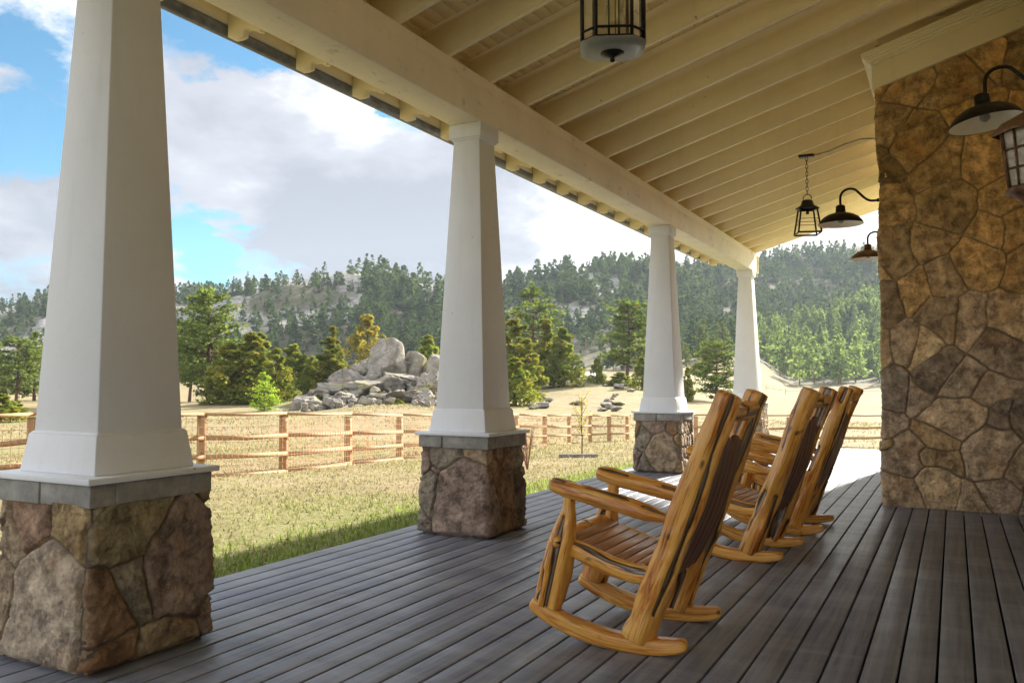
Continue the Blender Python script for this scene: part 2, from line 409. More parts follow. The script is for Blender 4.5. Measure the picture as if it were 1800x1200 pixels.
def build_deck():
    b = MB(); w, g = .1375, .0115; x = DECK_X0; k = 0; rr = random.Random(3)
    while x < DECK_X1-.05:
        cuts = [DECK_Y0]
        y = DECK_Y0+rr.uniform(1.5, 40.0)
        while y < DECK_Y1-1.2: cuts.append(y); y += 30
        cuts.append(DECK_Y1+rr.uniform(-.004, .004))
        for c0, c1 in zip(cuts[:-1], cuts[1:]):
            t = rr.uniform(.95, 1.05); dz = rr.uniform(-.0015, .0015)
            b.box(x, x+w, c0+.0015, c1-.0015, -.032, dz, (t, t*rr.uniform(.97, 1.0), t*rr.uniform(.94, 1.03)))
        ys = DECK_Y0+.3
        while ys < DECK_Y1-.1:
            for fx in (.028, w-.028):
                px_, py_ = x+fx+rr.uniform(-.004, .004), ys+rr.uniform(-.012, .012)
                b.add([(px_+.0045*math.cos(q*PI/3), py_+.0045*math.sin(q*PI/3), .0022) for q in range(6)], [tuple(range(6))], (.06, .055, .05))
            ys += .61
        x += w+g; k += 1
    o = b.build('deck', M['deck'], attr='tint'); bevel(o, .0045, 2); tag(o, kind='structure')
    f = MB(); f.box(DECK_X0+.06, DECK_X1, DECK_Y0, DECK_Y1-.05, -.22, -.05)  # near-black slab stands for the shade in the board gaps; rim boards follow
    f.box(DECK_X0+.005, DECK_X0+.045, DECK_Y0, DECK_Y1-.01, -.30, -.034)
    f.box(DECK_X0+.05, DECK_X1, DECK_Y1-.045, DECK_Y1-.01, -.30, -.034)
    fr = f.build('deck_gap_shade_and_rim', M['void']); tag(fr, kind='structure')
build_deck()

# ------------------------------------------------------------------ stone facing
def stone_skin(name, path, closed, z0, z1, res, seeds, parent, relief=.028, gap=.010, mortar=(.20, .165, .13), edge_round=.017, seedn=1, flare=None, flecks=None, aniso=.12):
    """path: corner points (x,y) going so that the outside is on the right-hand side; seeds: (s,z,weight,colour,height)"""
    P = [np.array(p, float) for p in path]
    if closed: P = P+[P[0]]
    segs = [P[i+1]-P[i] for i in range(len(P)-1)]; L = [np.linalg.norm(v) for v in segs]; tot = sum(L)
    nr = [np.array([v[1], -v[0]])/l for v, l in zip(segs, L)]
    XY = []; N = []; S = []; s0 = 0
    for i, (v, l) in enumerate(zip(segs, L)):
        k = max(2, int(round(l/res)))
        for j in range(k):
            XY.append(P[i]+v*j/k); S.append(s0+l*j/k)
            if j == 0 and (i > 0 or closed):
                nn = (nr[i]+nr[i-1])*.72; N.append(nn)
            else: N.append(nr[i])
        s0 += l
    if not closed: XY.append(P[-1]); S.append(tot); N.append(nr[-1])
    XY = np.array(XY); N = np.array(N); S = np.array(S); m = len(S)
    kz = max(2, int(round((z1-z0)/res))); Zs = np.linspace(z0, z1, kz+1)
    SS, ZZ = np.meshgrid(S, Zs, indexing='ij'); s = SS.ravel(); z = ZZ.ravel()
    q = np.stack([s, z, 0*s+seedn*3.7], 1)
    if closed:
        ang = s/tot*2*PI; rad = tot/(2*PI); q = np.stack([np.cos(ang)*rad, np.sin(ang)*rad, z], 1)
    ws = s+.024*fbm(q*5, seedn+1, 3)+.009*fbm(q*24, seedn+4, 3); wz = z+.020*fbm(q*5+9, seedn+2, 3)+.009*fbm(q*24+5, seedn+6, 3)
    se = np.array([(a, b, w) for a, b, w, c, h in seeds]); ds = ws[:, None]-se[None, :, 0]
    if closed: ds = (ds+tot/2) % tot-tot/2
    dz = wz[:, None]-se[None, :, 1]
    ra = np.random.default_rng(seedn+500); el = np.exp(ra.normal(0, aniso, len(se))); rot_ = ra.uniform(-.5, .5, len(se)); cr_, sr_ = np.cos(rot_)[None], np.sin(rot_)[None]
    da, db = ds*cr_+dz*sr_, -ds*sr_+dz*cr_; Dm = da*da/el[None]+db*db*el[None]-se[None, :, 2]
    o = np.argpartition(Dm, 1, axis=1)[:, :2]; r = np.arange(len(s))
    d0 = Dm[r, o[:, 0]]; d1 = Dm[r, o[:, 1]]; sw = d1 < d0
    i0 = np.where(sw, o[:, 1], o[:, 0]); i1 = np.where(sw, o[:, 0], o[:, 1])
    sep = np.sqrt((se[i0, 0]-se[i1, 0])**2+(se[i0, 1]-se[i1, 1])**2)+1e-4
    if closed:
        dd = np.abs(se[i0, 0]-se[i1, 0]); dd = np.minimum(dd, tot-dd); sep = np.sqrt(dd**2+(se[i0, 1]-se[i1, 1])**2)+1e-4
    e = np.abs(d1-d0)/(2*sep)
    rg = np.random.default_rng(seedn); ns = len(seeds)
    tl = rg.normal(0, .05, (ns, 2)); hh = np.array([h for *_, h in seeds])
    cc = np.array([c for a, b, w, c, h in seeds], float)
    body = sstep(gap*.55, gap+edge_round, e)
    hgt = relief*(hh[i0]+np.clip(tl[i0, 0]*ds[r, i0]*12+tl[i0, 1]*dz[r, i0]*12, -.5, .5))
    rid = np.abs(fbm(q*7+3, seedn+31, 5)); rough = .006*fbm(q*9, seedn+11, 4)+.006*np.abs(fbm(q*26, seedn+12, 4))+.014*(.25-rid)+.0035*fbm(q*70, seedn+13, 2)
    disp = body*(hgt+rough*1.4)+.004*fbm(q*50, seedn+14, 2)
    if flare is not None: disp = disp+flare(z)
    nx = N[:, None, :].repeat(kz+1, 1).reshape(-1, 2); xy = XY[:, None, :].repeat(kz+1, 1).reshape(-1, 2)
    V = np.concatenate([xy+nx*disp[:, None], z[:, None]], 1)
    mm = sstep(gap*.5, gap*1.1, e)[:, None]
    tn = (1+.28*fbm(q*5, seedn+20, 4))[:, None]
    colr = cc[i0]*tn*mm+np.array(mortar)*(1-mm)
    if flecks is not None:
        fm = flecks(s, z, q)[:, None]; colr = colr*(1-fm)+np.array([.62, .58, .48])*fm
    idx = np.arange(m*(kz+1)).reshape(m, kz+1)
    if closed: idx = np.concatenate([idx, idx[:1]], 0)
    F = np.stack([idx[:-1, :-1], idx[1:, :-1], idx[1:, 1:], idx[:-1, 1:]], -1).reshape(-1, 4)
    cr = rg.random((ns, 3))
    return mk(name, V, F, M['stone'], parent, True, {'tint': np.clip(colr, .01, .8), 'cell': np.round(cr[i0], 2)})
TAN = (.34, .275, .20); OCH = (.37, .285, .16); BRN = (.26, .175, .115); PUR = (.285, .225, .195); GRY = (.27, .245, .205); DRK = (.17, .135, .11); OLV = (.30, .265, .175); RED = (.29, .20, .145); PAL = (.42, .36, .29)
def col_seeds(k, hf):
    """perimeter order: near face (outer->inner) then inner face (near->far), far face, outer face"""
    L = 2*hf; S = []
    if k == 0:
        S += [(.05, .30, .01, TAN, .9), (.36, .24, .075, PAL, 1.25), (.25, .60, .006, RED, .8), (.50, .62, .004, OCH, 1.0), (.14, .49, -.004, TAN, .6), (.60, .12, -.02, BRN, .7)]
        S += [(L+.15, .60, .010, OLV, .9), (L+.06, .26, .004, BRN, .7), (L+.235, .34, .004, GRY, .5), (L+.50, .40, .045, PUR, 1.15), (L+.33, .03, -.014, TAN, .8), (L+.10, .04, -.008, BRN, .6)]
    elif k == 1:
        S += [(.06, .35, .012, GRY, .9), (.42, .30, .09, PUR, 1.15), (.24, .64, -.004, GRY, .7), (.15, .44, -.01, PUR, .6), (.52, .69, -.01, TAN, .5)]
        S += [(L+.10, .42, .002, BRN, .8), (L+.32, .28, .02, BRN, .5), (L+.55, .30, .015, DRK, 1.1), (L+.30, .65, -.006, RED, .7), (L+.57, .66, -.004, GRY, .4)]
    else:
        rr = random.Random(40+k)
        S += [(.10, .45, .0, GRY, .7), (.40, .28, .05, TAN, 1.0), (.30, .66, -.004, PUR, .7), (.56, .64, -.006, BRN, .8), (.12, .10, -.004, GRY, .8)]
        for i in range(5):
            for j in range(4): S.append((L+.07+i*.13+rr.uniform(-.03, .03), .09+j*.18+rr.uniform(-.04, .04), rr.uniform(-.003, .003), rr.choice([TAN, OCH, PAL, TAN]), rr.uniform(.5, 1.4)))
    rr = random.Random(60+k)
    for i in range(2):
        for j in range(2):
            for f in (2, 3): S.append((f*L+.18+i*.32+rr.uniform(-.06, .06), .2+j*.36+rr.uniform(-.08, .08), rr.uniform(-.01, .02), rr.choice([TAN, BRN, GRY, PUR]), rr.uniform(.6, 1.2)))
    return S
col_lab = ['white tapered porch column on a fieldstone base, nearest to the camera at the left edge of the photo',
           'white tapered porch column on a one-boulder brown base, second along the deck edge',
           'white tapered porch column with a sunlit side, behind the front rocking chair',
           'white tapered porch column at the far end of the beam, its stone base hidden by chairs']
for k, cy in enumerate(CY):
    t = thing('porch_column', col_lab[k], 'column', (XC, cy, 0), 0, 'columns along the porch edge')
    b = MB(); b.frustum(0, 0, .235, .129, 1.021, 3.36); bevel(b.build('shaft', M['white'], t), .006)
    b = MB(); b.frustum(0, 0, .276, .251, .852, 1.030); b.frustum(0, 0, .250, .238, 1.030, 1.042); bevel(b.build('plinth', M['white'], t), .005)
    b = MB(); b.box(-.363, .363, -.363, .363, .824, .852); bevel(b.build('cap_board', M['white'], t), .004)
    b = MB(); b.frustum(0, 0, .138, .15, 3.345, 3.365); b.frustum(0, 0, .158, .158, 3.365, 3.488); bevel(b.build('collar', M['white'], t), .004)
    b = MB(); hc = .338; rr = random.Random(k)
    for fa in range(4):
        x = -hc; cuts = [-hc, rr.uniform(-.12, .0), hc] if fa in (0, 3) else [-hc, hc]
        for c0, c1 in zip(cuts[:-1], cuts[1:]):
            pr = rr.uniform(-.004, .006); z0 = .722+rr.uniform(-.008, .006)
            q0, q1, d0, d1 = c0+.003, c1-.003, hc-.13, hc+pr
            if fa == 0: b.box(q0, q1, -d1, -d0, z0, .8215)
            if fa == 1 : b.box(d0, d1+.002, max(q0, -hc+.13), min(q1, hc-.13), z0, .821)
            if fa == 2: b.box(q0, q1, d0, d1, z0, .8212)
            if fa == 3: b.box(-d1-.002, -d0, max(q0, -hc+.13), min(q1, hc-.13), z0, .8205)
    bevel(b.build('stone_cap', M['slab'], t), .006, 2)
    hf = .305 if k else .312
    res = .0065 if k == 0 else (.008 if k == 1 else .013)
    stone_skin('stone_base', [(-hf, -hf), (hf, -hf), (hf, hf), (-hf, hf)], True, -.0, .735, res, col_seeds(k, hf), t, .020, .007, (.27, .225, .175), .010, seedn=3+k,
               flare=lambda z: .035*np.clip(1-z/.73, 0, 1)*(z > .02)-.018*(1-sstep(.0, .05, z)))

# ------------------------------------------------------------------ porch roof
RY0, RY1 = -4.0, 17.45
roof = thing('porch_roof', 'cream painted open-rafter porch roof carried on the long beam and columns', 'roof', (0, 0, 0))
b = MB(); b.box(-3.815, XIN, RY0, 17.36, 3.49, 3.776); bevel(b.build('beam', M['beam'], roof), .008)
b = MB(); b.box(-3.795, XIN-.022, RY0, 17.34, 3.778, 3.892); bevel(b.build('top_plate', M['beam'], roof), .005)
b = MB(); b.box(-3.86, XIN+.02, 17.363, 17.39, 3.47, 3.84); bevel(b.build('beam_end_board', M['trim'], roof), .004)
RAF = [17.385-.045-.692*i for i in range(31)]
RT_ = .30                     # rafter depth
XR = 3.6
def rafter_poly():
    zb = raf_z; xe = -4.50
    top = lambda x: zb(x)+RT_
    p = [(XR, zb(XR)), (XR, top(XR)), (xe, top(xe)), (xe, zb(xe)+.175)]
    # zigzag tail: stepped coves cut into the lower edge
    for dx, dz in ((.0, .10), (.045, .062), (.10, .042), (.15, .035), (.158, .075), (.19, .07), (.235, .045), (.275, .008), (.31, -.008), (.322, .035), (.36, .033), (.40, .008), (.44, .0)): p.append((xe+dx, zb(xe+dx)+dz))
    return p
poly = rafter_poly()
for i, y in enumerate(RAF):
    b = MB(); b.prism(poly, y-.026, y+.026); o = b.build('rafter', M['rafter'], roof); bevel(o, .003, 1)
# ceiling boards run along the porch, with V gaps
b = MB(); pw = .105; x = -4.50; rr = random.Random(5)
while x < XR-.1:
    x1 = x+pw-.0045; b.prism([(x, raf_z(x)+RT_+.002), (x1, raf_z(x1)+RT_+.002), (x1, raf_z(x1)+RT_+.024), (x, raf_z(x)+RT_+.024)], RY0, RY1-.005); x += pw
bevel(b.build('ceiling_boards', M['cream'], roof), .003, 1)
b = MB(); b.prism([(-4.60, raf_z(-4.60)+RT_+.027), (XR, raf_z(XR)+RT_+.027), (XR, raf_z(XR)+RT_+.075), (-4.60, raf_z(-4.60)+RT_+.075)], RY0-.05, RY1+.05)
b.prism([(XR+.002, raf_z(XR)+RT_+.027), (9.0, raf_z(XR)+RT_-.6), (9.0, raf_z(XR)+RT_-.55), (XR+.002, raf_z(XR)+RT_+.075)], RY0-.05, RY1+.05)
b.build('shingles', M['shingle'], roof)
b = MB()
for y0, y1 in zip(RAF[1:], RAF[:-1]): b.box(-3.80, -3.775, y0+.028, y1-.028, 3.893, raf_z(-3.8)+RT_-.002)
b.build('blocking', M['rafter'], roof)
b = MB(); xg = -4.505; zt = raf_z(xg)+RT_
b.prism([(xg-.004, zt-.10), (xg-.004, zt+.02), (xg-.024, zt+.02), (xg-.024, zt-.10)], RY0, RY1+.01); b.build('fascia', M['trim'], roof)
b = MB()
b.prism([(xg-.027, zt+.0), (xg-.027, zt-.165), (xg-.075, zt-.175), (xg-.115, zt-.09), (xg-.13, zt+.01), (xg-.12, zt+.01), (xg-.107, zt-.085), (xg-.072, zt-.165), (xg-.037, zt-.157), (xg-.037, zt)], RY0, RY1+.03)
b.build('gutter', M['gutter'], roof)
b = MB(); b.prism([(-4.50, raf_z(-4.50)+.12), (-4.50, raf_z(-4.50)+RT_), (XR, raf_z(XR)+RT_), (XR, raf_z(XR)+.02), (-3.9, raf_z(-3.9)+.02)], RY1-.035, RY1)
bevel(b.build('rake_board', M['trim'], roof), .004)

# ------------------------------------------------------------------ house: stone wall block, its trim, and the siding wall
BX0, BX1, BY0, BY1 = -.645, .75, 9.40, 14.9
sw = thing('stone_wall', 'tall brown fieldstone chimney wall under the cream trim at the right', 'wall', (0, 0, 0))
PALW = [(.17, .135, .095), (.145, .118, .088), (.20, .158, .105), (.115, .095, .075), (.165, .135, .105), (.185, .14, .085), (.135, .115, .095)]
rr = random.Random(21); seeds = []
pts = []
tries = 0
while len(pts) < 260 and tries < 40000:
    tries += 1
    s = rr.uniform(-.1, (BX1-BX0)+(BY1-BY0)+1.0); z = rr.uniform(-.1, 4.9)
    rad = rr.choice([.09, .13, .17, .22, .27, .33])*(1.0 if z < 3 else 1.1)
    if all((s-a)**2+((z-c)*1.15)**2 > (max(rad, r0)*.96)**2 for a, c, r0 in pts): pts.append((s, z, rad))
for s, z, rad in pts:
    c = np.array(rr.choice(PALW)); k = sstep(1.2, 3.2, z); c = (c*(1-k)+c*np.array([1.15, .98, .62])*k*1.0)*3.1  # upper stones tinted ochre with height: warm light put into their colour
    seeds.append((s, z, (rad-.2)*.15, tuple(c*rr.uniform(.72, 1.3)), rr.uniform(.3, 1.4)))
def flecks(s, z, q):
    x = BX1-s                     # near face runs from inner to outer
    x = s+BX0
    a = np.exp(-(((x+.16)/.09)**2)-((z-4.10-.12*(x+.16))/.035)**2); b_ = np.exp(-(((x+.10)/.05)**2)-((z-3.93)/.05)**2)
    return np.clip((a+.5*b_)*sstep(.0, .22, fbm(q*55, 77, 3))*1.5, 0, .85)
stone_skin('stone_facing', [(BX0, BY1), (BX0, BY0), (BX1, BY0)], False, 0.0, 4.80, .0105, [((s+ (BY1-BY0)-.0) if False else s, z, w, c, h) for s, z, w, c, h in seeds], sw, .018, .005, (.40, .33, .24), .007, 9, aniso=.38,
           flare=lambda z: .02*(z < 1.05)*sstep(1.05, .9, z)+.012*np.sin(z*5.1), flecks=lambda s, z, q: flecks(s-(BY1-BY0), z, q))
b = MB(); b.box(BX0+.012, BX1+3.0, BY0+.012, BY1-.002, -.25, 5.0); b.build('wall_core', M['siding'], sw)
def raked(y0, y1, x0, x1, dz0, dz1, b):
    b.prism([(x0, raf_z(x0)+dz0), (x1, raf_z(x1)+dz0), (x1, raf_z(x1)+dz1), (x0, raf_z(x0)+dz1)], y0, y1)
b = MB(); raked(BY0-.075, BY0-.004, BX0-.045, BX1+.6, -.40, -.155, b); b.box(BX0-.045, BX0-.006, BY0-.002, BY1+.05, raf_z(BX0)-.405, raf_z(BX0)-.16)
bevel(b.build('frieze_board', M['trim'], sw), .004)
b = MB(); prof = [(.078, -.153), (.085, -.135), (.10, -.115), (.125, -.085), (.15, -.06), (.165, -.035), (.17, -.012)]
for (o0, z0), (o1, z1) in zip(prof[:-1], prof[1:]):
    xa = BX0-.045-(o0-.078)*1.0; xb = BX0-.045-(o1-.078)
    for (ox, zz, xx) in ((o1, z0, xb),): raked(BY0-o1, BY0-.005, xb, BX1+.6, z0, z1-.0005, b)
    b.box(xb, BX0-.007, BY0-.003, BY1+.05, raf_z(BX0-.05)+z0, raf_z(BX0-.05)+z1-.0005)
bevel(b.build('crown_molding', M['trim'], sw), .002, 1)
hw = thing('house_wall', 'cream lap siding house wall just out of view at the right', 'wall', (0, 0, 0))
b = MB(); z = 0.0; xw = .68
while z < 5.0:
    b.prism([(xw+.004, z), (xw+.02, z+.20), (xw+.06, z+.20), (xw+.06, z)], DECK_Y0, BY0-.03); z += .18
b.build('siding', M['siding'], hw)
b = MB(); b.box(xw+.062, 8.5, DECK_Y0, BY0-.03, -.3, 5.0); b.build('wall_body', M['siding'], hw)

# ------------------------------------------------------------------ lamps
def gooseneck(loc, rz, label, mat, tilt=0.0, reach=.435):
    t = thing('gooseneck_lamp', label, 'wall lamp', loc, rz, 'gooseneck lamps on the house wall')
    # local: shade centre at origin (rim plane z=0), arm runs toward +x and meets the wall at x=reach
    R = Matrix.Rotation(tilt, 4, 'Y')
    b = MB(); out = [(.242, 0), (.240, .012), (.226, .038), (.19, .078), (.14, .108), (.085, .126), (.056, .135), (.052, .16), (.05, .205), (.036, .218), (.02, .222)]
    b.lathe(out, (0, 0, 0), 40); o = b.build('shade', mat, t, True)
    b = MB(); inn = [(.241, .0005), (.226, .030), (.188, .072), (.138, .101), (.08, .119), (.001, .121)]
    b.lathe(inn, (0, 0, 0), 40); i = b.build('shade_lining', M['shadein'], o, True)
    b = MB(); b.tube([(0, 0, .12), (0, 0, .075)], .022, 12); b.tube([(0, 0, .075), (0, 0, .055), (0, 0, .03), (0, 0, .012)], [.022, .034, .033, .012], 14)
    b.build('bulb', M['frost'], o, True)
    o.matrix_local = R
    pts = [(0, 0, .215), (0, 0, .30), (.012, 0, .345), (.045, 0, .38), (.10, 0, .395), (.155, 0, .38), (.20, 0, .335), (.245, 0, .285), (.29, 0, .25), (.335, 0, .237), (reach, 0, .237)]
    P = []
    for i_ in range(len(pts)-1):
        a, c = Vector(pts[i_]), Vector(pts[i_+1])
        pa = Vector(pts[max(i_-1, 0)]); pc = Vector(pts[min(i_+2, len(pts)-1)])
        for s in range(4):
            u = s/4; P.append(.5*((2*a)+(c-pa)*u+(2*pa-5*a+4*c-pc)*u*u+(3*a-pa-3*c+pc)*u**3))
    P.append(Vector(pts[-1]))
    b = MB(); b.tube(P, .0135, 12); b.tube([(reach-.05, 0, .237), (reach-.002, 0, .237)], .02, 12); b.build('arm', M['dark'], t, True)
    b = MB(); c0 = (reach-.002, 0, .237)
    b.tube([(reach-.022, 0, .237), (reach-.012, 0, .237), (reach+.001, 0, .237)], [.03, .062, .066], 24); b.build('wall_plate', M['dark'], t, True)
    return t
gooseneck((.245, 6.82, 3.13), 0, 'gooseneck barn lamp with bronze shade in front of the stone wall, top right', M['dark'], math.radians(-7), .43)
g2 = gooseneck((-1.09, 9.97, 3.04), 0, 'black gooseneck barn lamp arching off the left edge of the stone wall', M['dark'], 0, .43)
gooseneck((-1.085, 13.3, 3.08), 0, 'reddish brown gooseneck lamp lowest and farthest along the stone wall, seen against the hillside', M['brown'], 0, .435)
b = MB(); b.box(-.655, -.615, 9.86, 10.08, 3.14, 3.46); mb_ = b.build('mounting_block', M['trim'], g2); bevel(mb_, .004); mb_.matrix_parent_inverse = Matrix.Translation((1.09, -9.97, -3.04))

# hanging open lantern
def hang_lantern(x, y):
    zt = raf_z(x); t = thing('hanging_lantern', 'small open black cage lantern hanging on a chain from the far rafters', 'lantern', (x, y, 0))
    b = MB(); b.box(-.10, .10, -.07, .07, zt-.03+0, zt-.004); o = b.build('ceiling_plate', M['dark'], t)
    z = zt-.03; zb = zt-1.10     # underside of the cage
    ring = zb+.34+.117+.09
    k = 0; b = MB(); zz = z; n = int((z-ring)/.052)
    for k in range(n):
        c = z-(k+.5)*(z-ring)/n; a = (k % 2)*PI/2; h = (z-ring)/n*.62
        pts = [(.016*math.cos(q)*math.cos(a), .016*math.cos(q)*math.sin(a), c+h*math.sin(q)) for q in np.linspace(0, 2*PI, 13)]
        b.tube(pts, .0042, 6, False)
    b.build('chain', M['dark'], t)
    b = MB(); pts = [(.055*math.cos(q), 0, ring-.055+.055*math.sin(q)) for q in np.linspace(-.3, PI+.3, 16)]; b.tube(pts, .006, 8)
    top = zb+.34
    k = 4; rot = PI/4+.35
    prof = [(.10, 0), (.155, .0), (.16, .012), (.12, .03), (.088, .06), (.075, .11), (.066, .122), (.001, .124)]
    b.lathe([(r, z_) for r, z_ in prof], (0, 0, top), 4*6)
    b.build('cap', M['dark'], t, True)
    b = MB(); r0, r1 = .215, .148
    C0 = [(r0*math.cos(rot+i*PI/2), r0*math.sin(rot+i*PI/2), zb) for i in range(4)]; C1 = [(r1*math.cos(rot+i*PI/2), r1*math.sin(rot+i*PI/2), top) for i in range(4)]
    for i in range(4):
        b.bar(C0[i], C1[i], .012); b.bar(C0[i], C0[(i+1) % 4], .013); b.bar(C1[i], C1[(i+1) % 4], .012)
        for f in (.42, .56):
            p = [np.array(C0[j])*(1-f)+np.array(C1[j])*f for j in (i, (i+1) % 4)]; b.bar(p[0], p[1], .004)
    b.build('cage', M['dark'], t)
    b = MB(); b.tube([(0, 0, top), (0, 0, top-.07)], .022, 12); b.build('socket', M['dark'], t)
    return t
hang_lantern(-1.743, 12.02)
# conduit feeding it
xs = [(-1.72, 12.06, -.012), (-1.60, 12.08, -.035), (-1.45, 12.08, -.05), (-1.25, 12.08, -.04), (-1.05, 12.08, -.055), (-.92, 12.09, -.10), (-.80, 12.10, -.16), (-.66, 12.10, -.21)]
b = MB(); b.tube([(x, y, raf_z(x)+d) for x, y, d in xs], .011, 8); c = b.build('cable', M['conduit'], None, True)
tag(c, 'thin grey cable running under a rafter from the cage lantern to the stone wall', 'cable')

def big_lantern(x, y, zb, w=.176):
    t = thing('pendant_lantern', 'large eight-sided black framed glass lantern hanging at the top edge of the photo', 'lantern', (x, y, 0), .42)
    hh = .62; ch = .075
    oc = lambda r, c: [(r-c, -r), (r, -r+c), (r, r-c), (r-c, r), (-r+c, r), (-r, r-c), (-r, -r+c), (-r+c, -r)]
    O = oc(w, ch); b = MB()
    for i in range(8):
        p, q = O[i], O[(i+1) % 8]
        b.bar((*p, zb+.02), (*p, zb+hh), .010)
        for z in (zb+.022, zb+.075, zb+hh-.06, zb+hh): b.bar((*p, z), (*q, z), .0085)
        l = math.hypot(q[0]-p[0], q[1]-p[1])
        if l > .12:
            for f in (.36, .64): 
                m = (p[0]*(1-f)+q[0]*f, p[1]*(1-f)+q[1]*f); b.bar((*m, zb+.022), (*m, zb+.075), .006); b.bar((*m, zb+.075), (*m, zb+hh), .0035)
    b.build('frame', M['dark'], t)
    b = MB(); O2 = oc(w-.004, ch)
    for i in range(8):
        p, q = O2[i], O2[(i+1) % 8]; b.add([(*p, zb+.024), (*q, zb+.024), (*q, zb+hh), (*p, zb+hh)], [(0, 1, 2, 3)])
    b.build('glass_panes', M['glass'], t)
    b = MB(); A = oc(w+.012, ch); B = oc(w-.045, ch-.018); n = 8
    V = [(*p, zb+.012) for p in A]+[(*p, zb-.012) for p in B]+[(*p, zb+.016) for p in A]
    F = [tuple(range(15, 7, -1))]+[(i, (i+1) % 8, (i+1) % 8+8, i+8)[::-1] for i in range(8)]+[(i, i+16, (i+1) % 8+16, (i+1) % 8)[::-1] for i in range(8)]+[tuple(range(16, 24))]
    b.add(V, F); b.build('bottom_glass', M['frost'], t)
    b = MB(); b.lathe([(.001, -.066), (.012, -.062), (.016, -.052), (.011, -.042), (.02, -.036), (.032, -.033), (.034, -.029), (.05, -.026), (.052, -.021), (.068, -.018), (.07, -.0125)], (0, 0, zb), 28)
    b.build('finial', M['dark'], t, True)
    b = MB()
    for a in range(3):
        c = (.055*math.cos(a*2.1), .055*math.sin(a*2.1)); b.tube([(*c, zb+.09), (*c, zb+.25)], .013, 12); b.tube([(*c, zb+.25), (*c, zb+.27), (*c, zb+.31), (*c, zb+.33)], [.01, .017, .012, .003], 12)
    b.build('candles', M['candle'], t, True)
    b = MB(); b.lathe([(w+.05, hh), (w+.03, hh+.02), (.11, hh+.10), (.06, hh+.14), (.03, hh+.17), (.001, hh+.175)], (0, 0, zb), 8); b.build('roof_cap', M['dark'], t)
    b = MB(); zt = raf_z(x)
    b.tube([(0, 0, zb+hh+.17), (0, 0, zt-.005)], .008, 8); b.lathe([(.001, -.03), (.06, -.028), (.07, -.004)], (0, 0, zt), 20); b.build('stem', M['dark'], t)
    return t
big_lantern(-1.725, 4.50, 3.205)

def sconce(x, y, z0):
    t = thing('wall_lantern', 'brown metal wall lantern with seeded glass panes, cut by the right edge of the photo', 'lantern', (x, y, z0))
    b = MB(); w0, w1, h = .125, .165, .36
    fr = MB(); gl = MB()
    K = 6; rot = .35
    c0 = [(w0*math.cos(rot+i*PI/3), w0*math.sin(rot+i*PI/3), 0) for i in range(K)]; c1 = [(w1*math.cos(rot+i*PI/3), w1*math.sin(rot+i*PI/3), h) for i in range(K)]
    for i in range(K):
        j = (i+1) % K; A0, B0, B1, A1 = [Vector(v) for v in (c0[i], c0[j], c1[j], c1[i])]
        fr.bar(A0, A1, .013); fr.bar(A0, B0, .012); fr.bar(A1, B1, .012)
        for f in (.33, .66): fr.bar(A0.lerp(A1, f), B0.lerp(B1, f), .008)
        fr.bar(A0.lerp(B0, .5), A1.lerp(B1, .5), .008)
        s = .975; gl.add([tuple(v*s if False else Vector((v.x*s, v.y*s, v.z))) for v in (A0, B0, B1, A1)], [(0, 1, 2, 3)])
    fr.build('frame', M['rust'], t); gl.build('panes', M['seeded'], t)
    b = MB(); b.lathe([(.205, h-.02), (.21, h+.0), (.15, h+.06), (.07, h+.10), (.03, h+.12), (.025, h+.16), (.001, h+.165)], (0, 0, 0), 6); b.build('roof_cap', M['rust'], t)
    b = MB(); b.lathe([(.135, -.002), (.14, -.02), (.115, -.035), (.10, -.05), (.06, -.07), (.045, -.10), (.05, -.115), (.02, -.135), (.001, -.14)], (0, 0, 0), 18); b.build('base', M['rust'], t, True)
    b = MB(); b.tube([(0, 0, h+.14), (.05, 0, h+.19), (.12, 0, h+.16), (xw-x-.01, 0, h+.10)], .012, 10); b.box(xw-x-.012, xw-x+.004, -.06, .06, h-.05, h+.2); b.build('bracket', M['rust'], t)
sconce(.45, 6.0, 2.47)

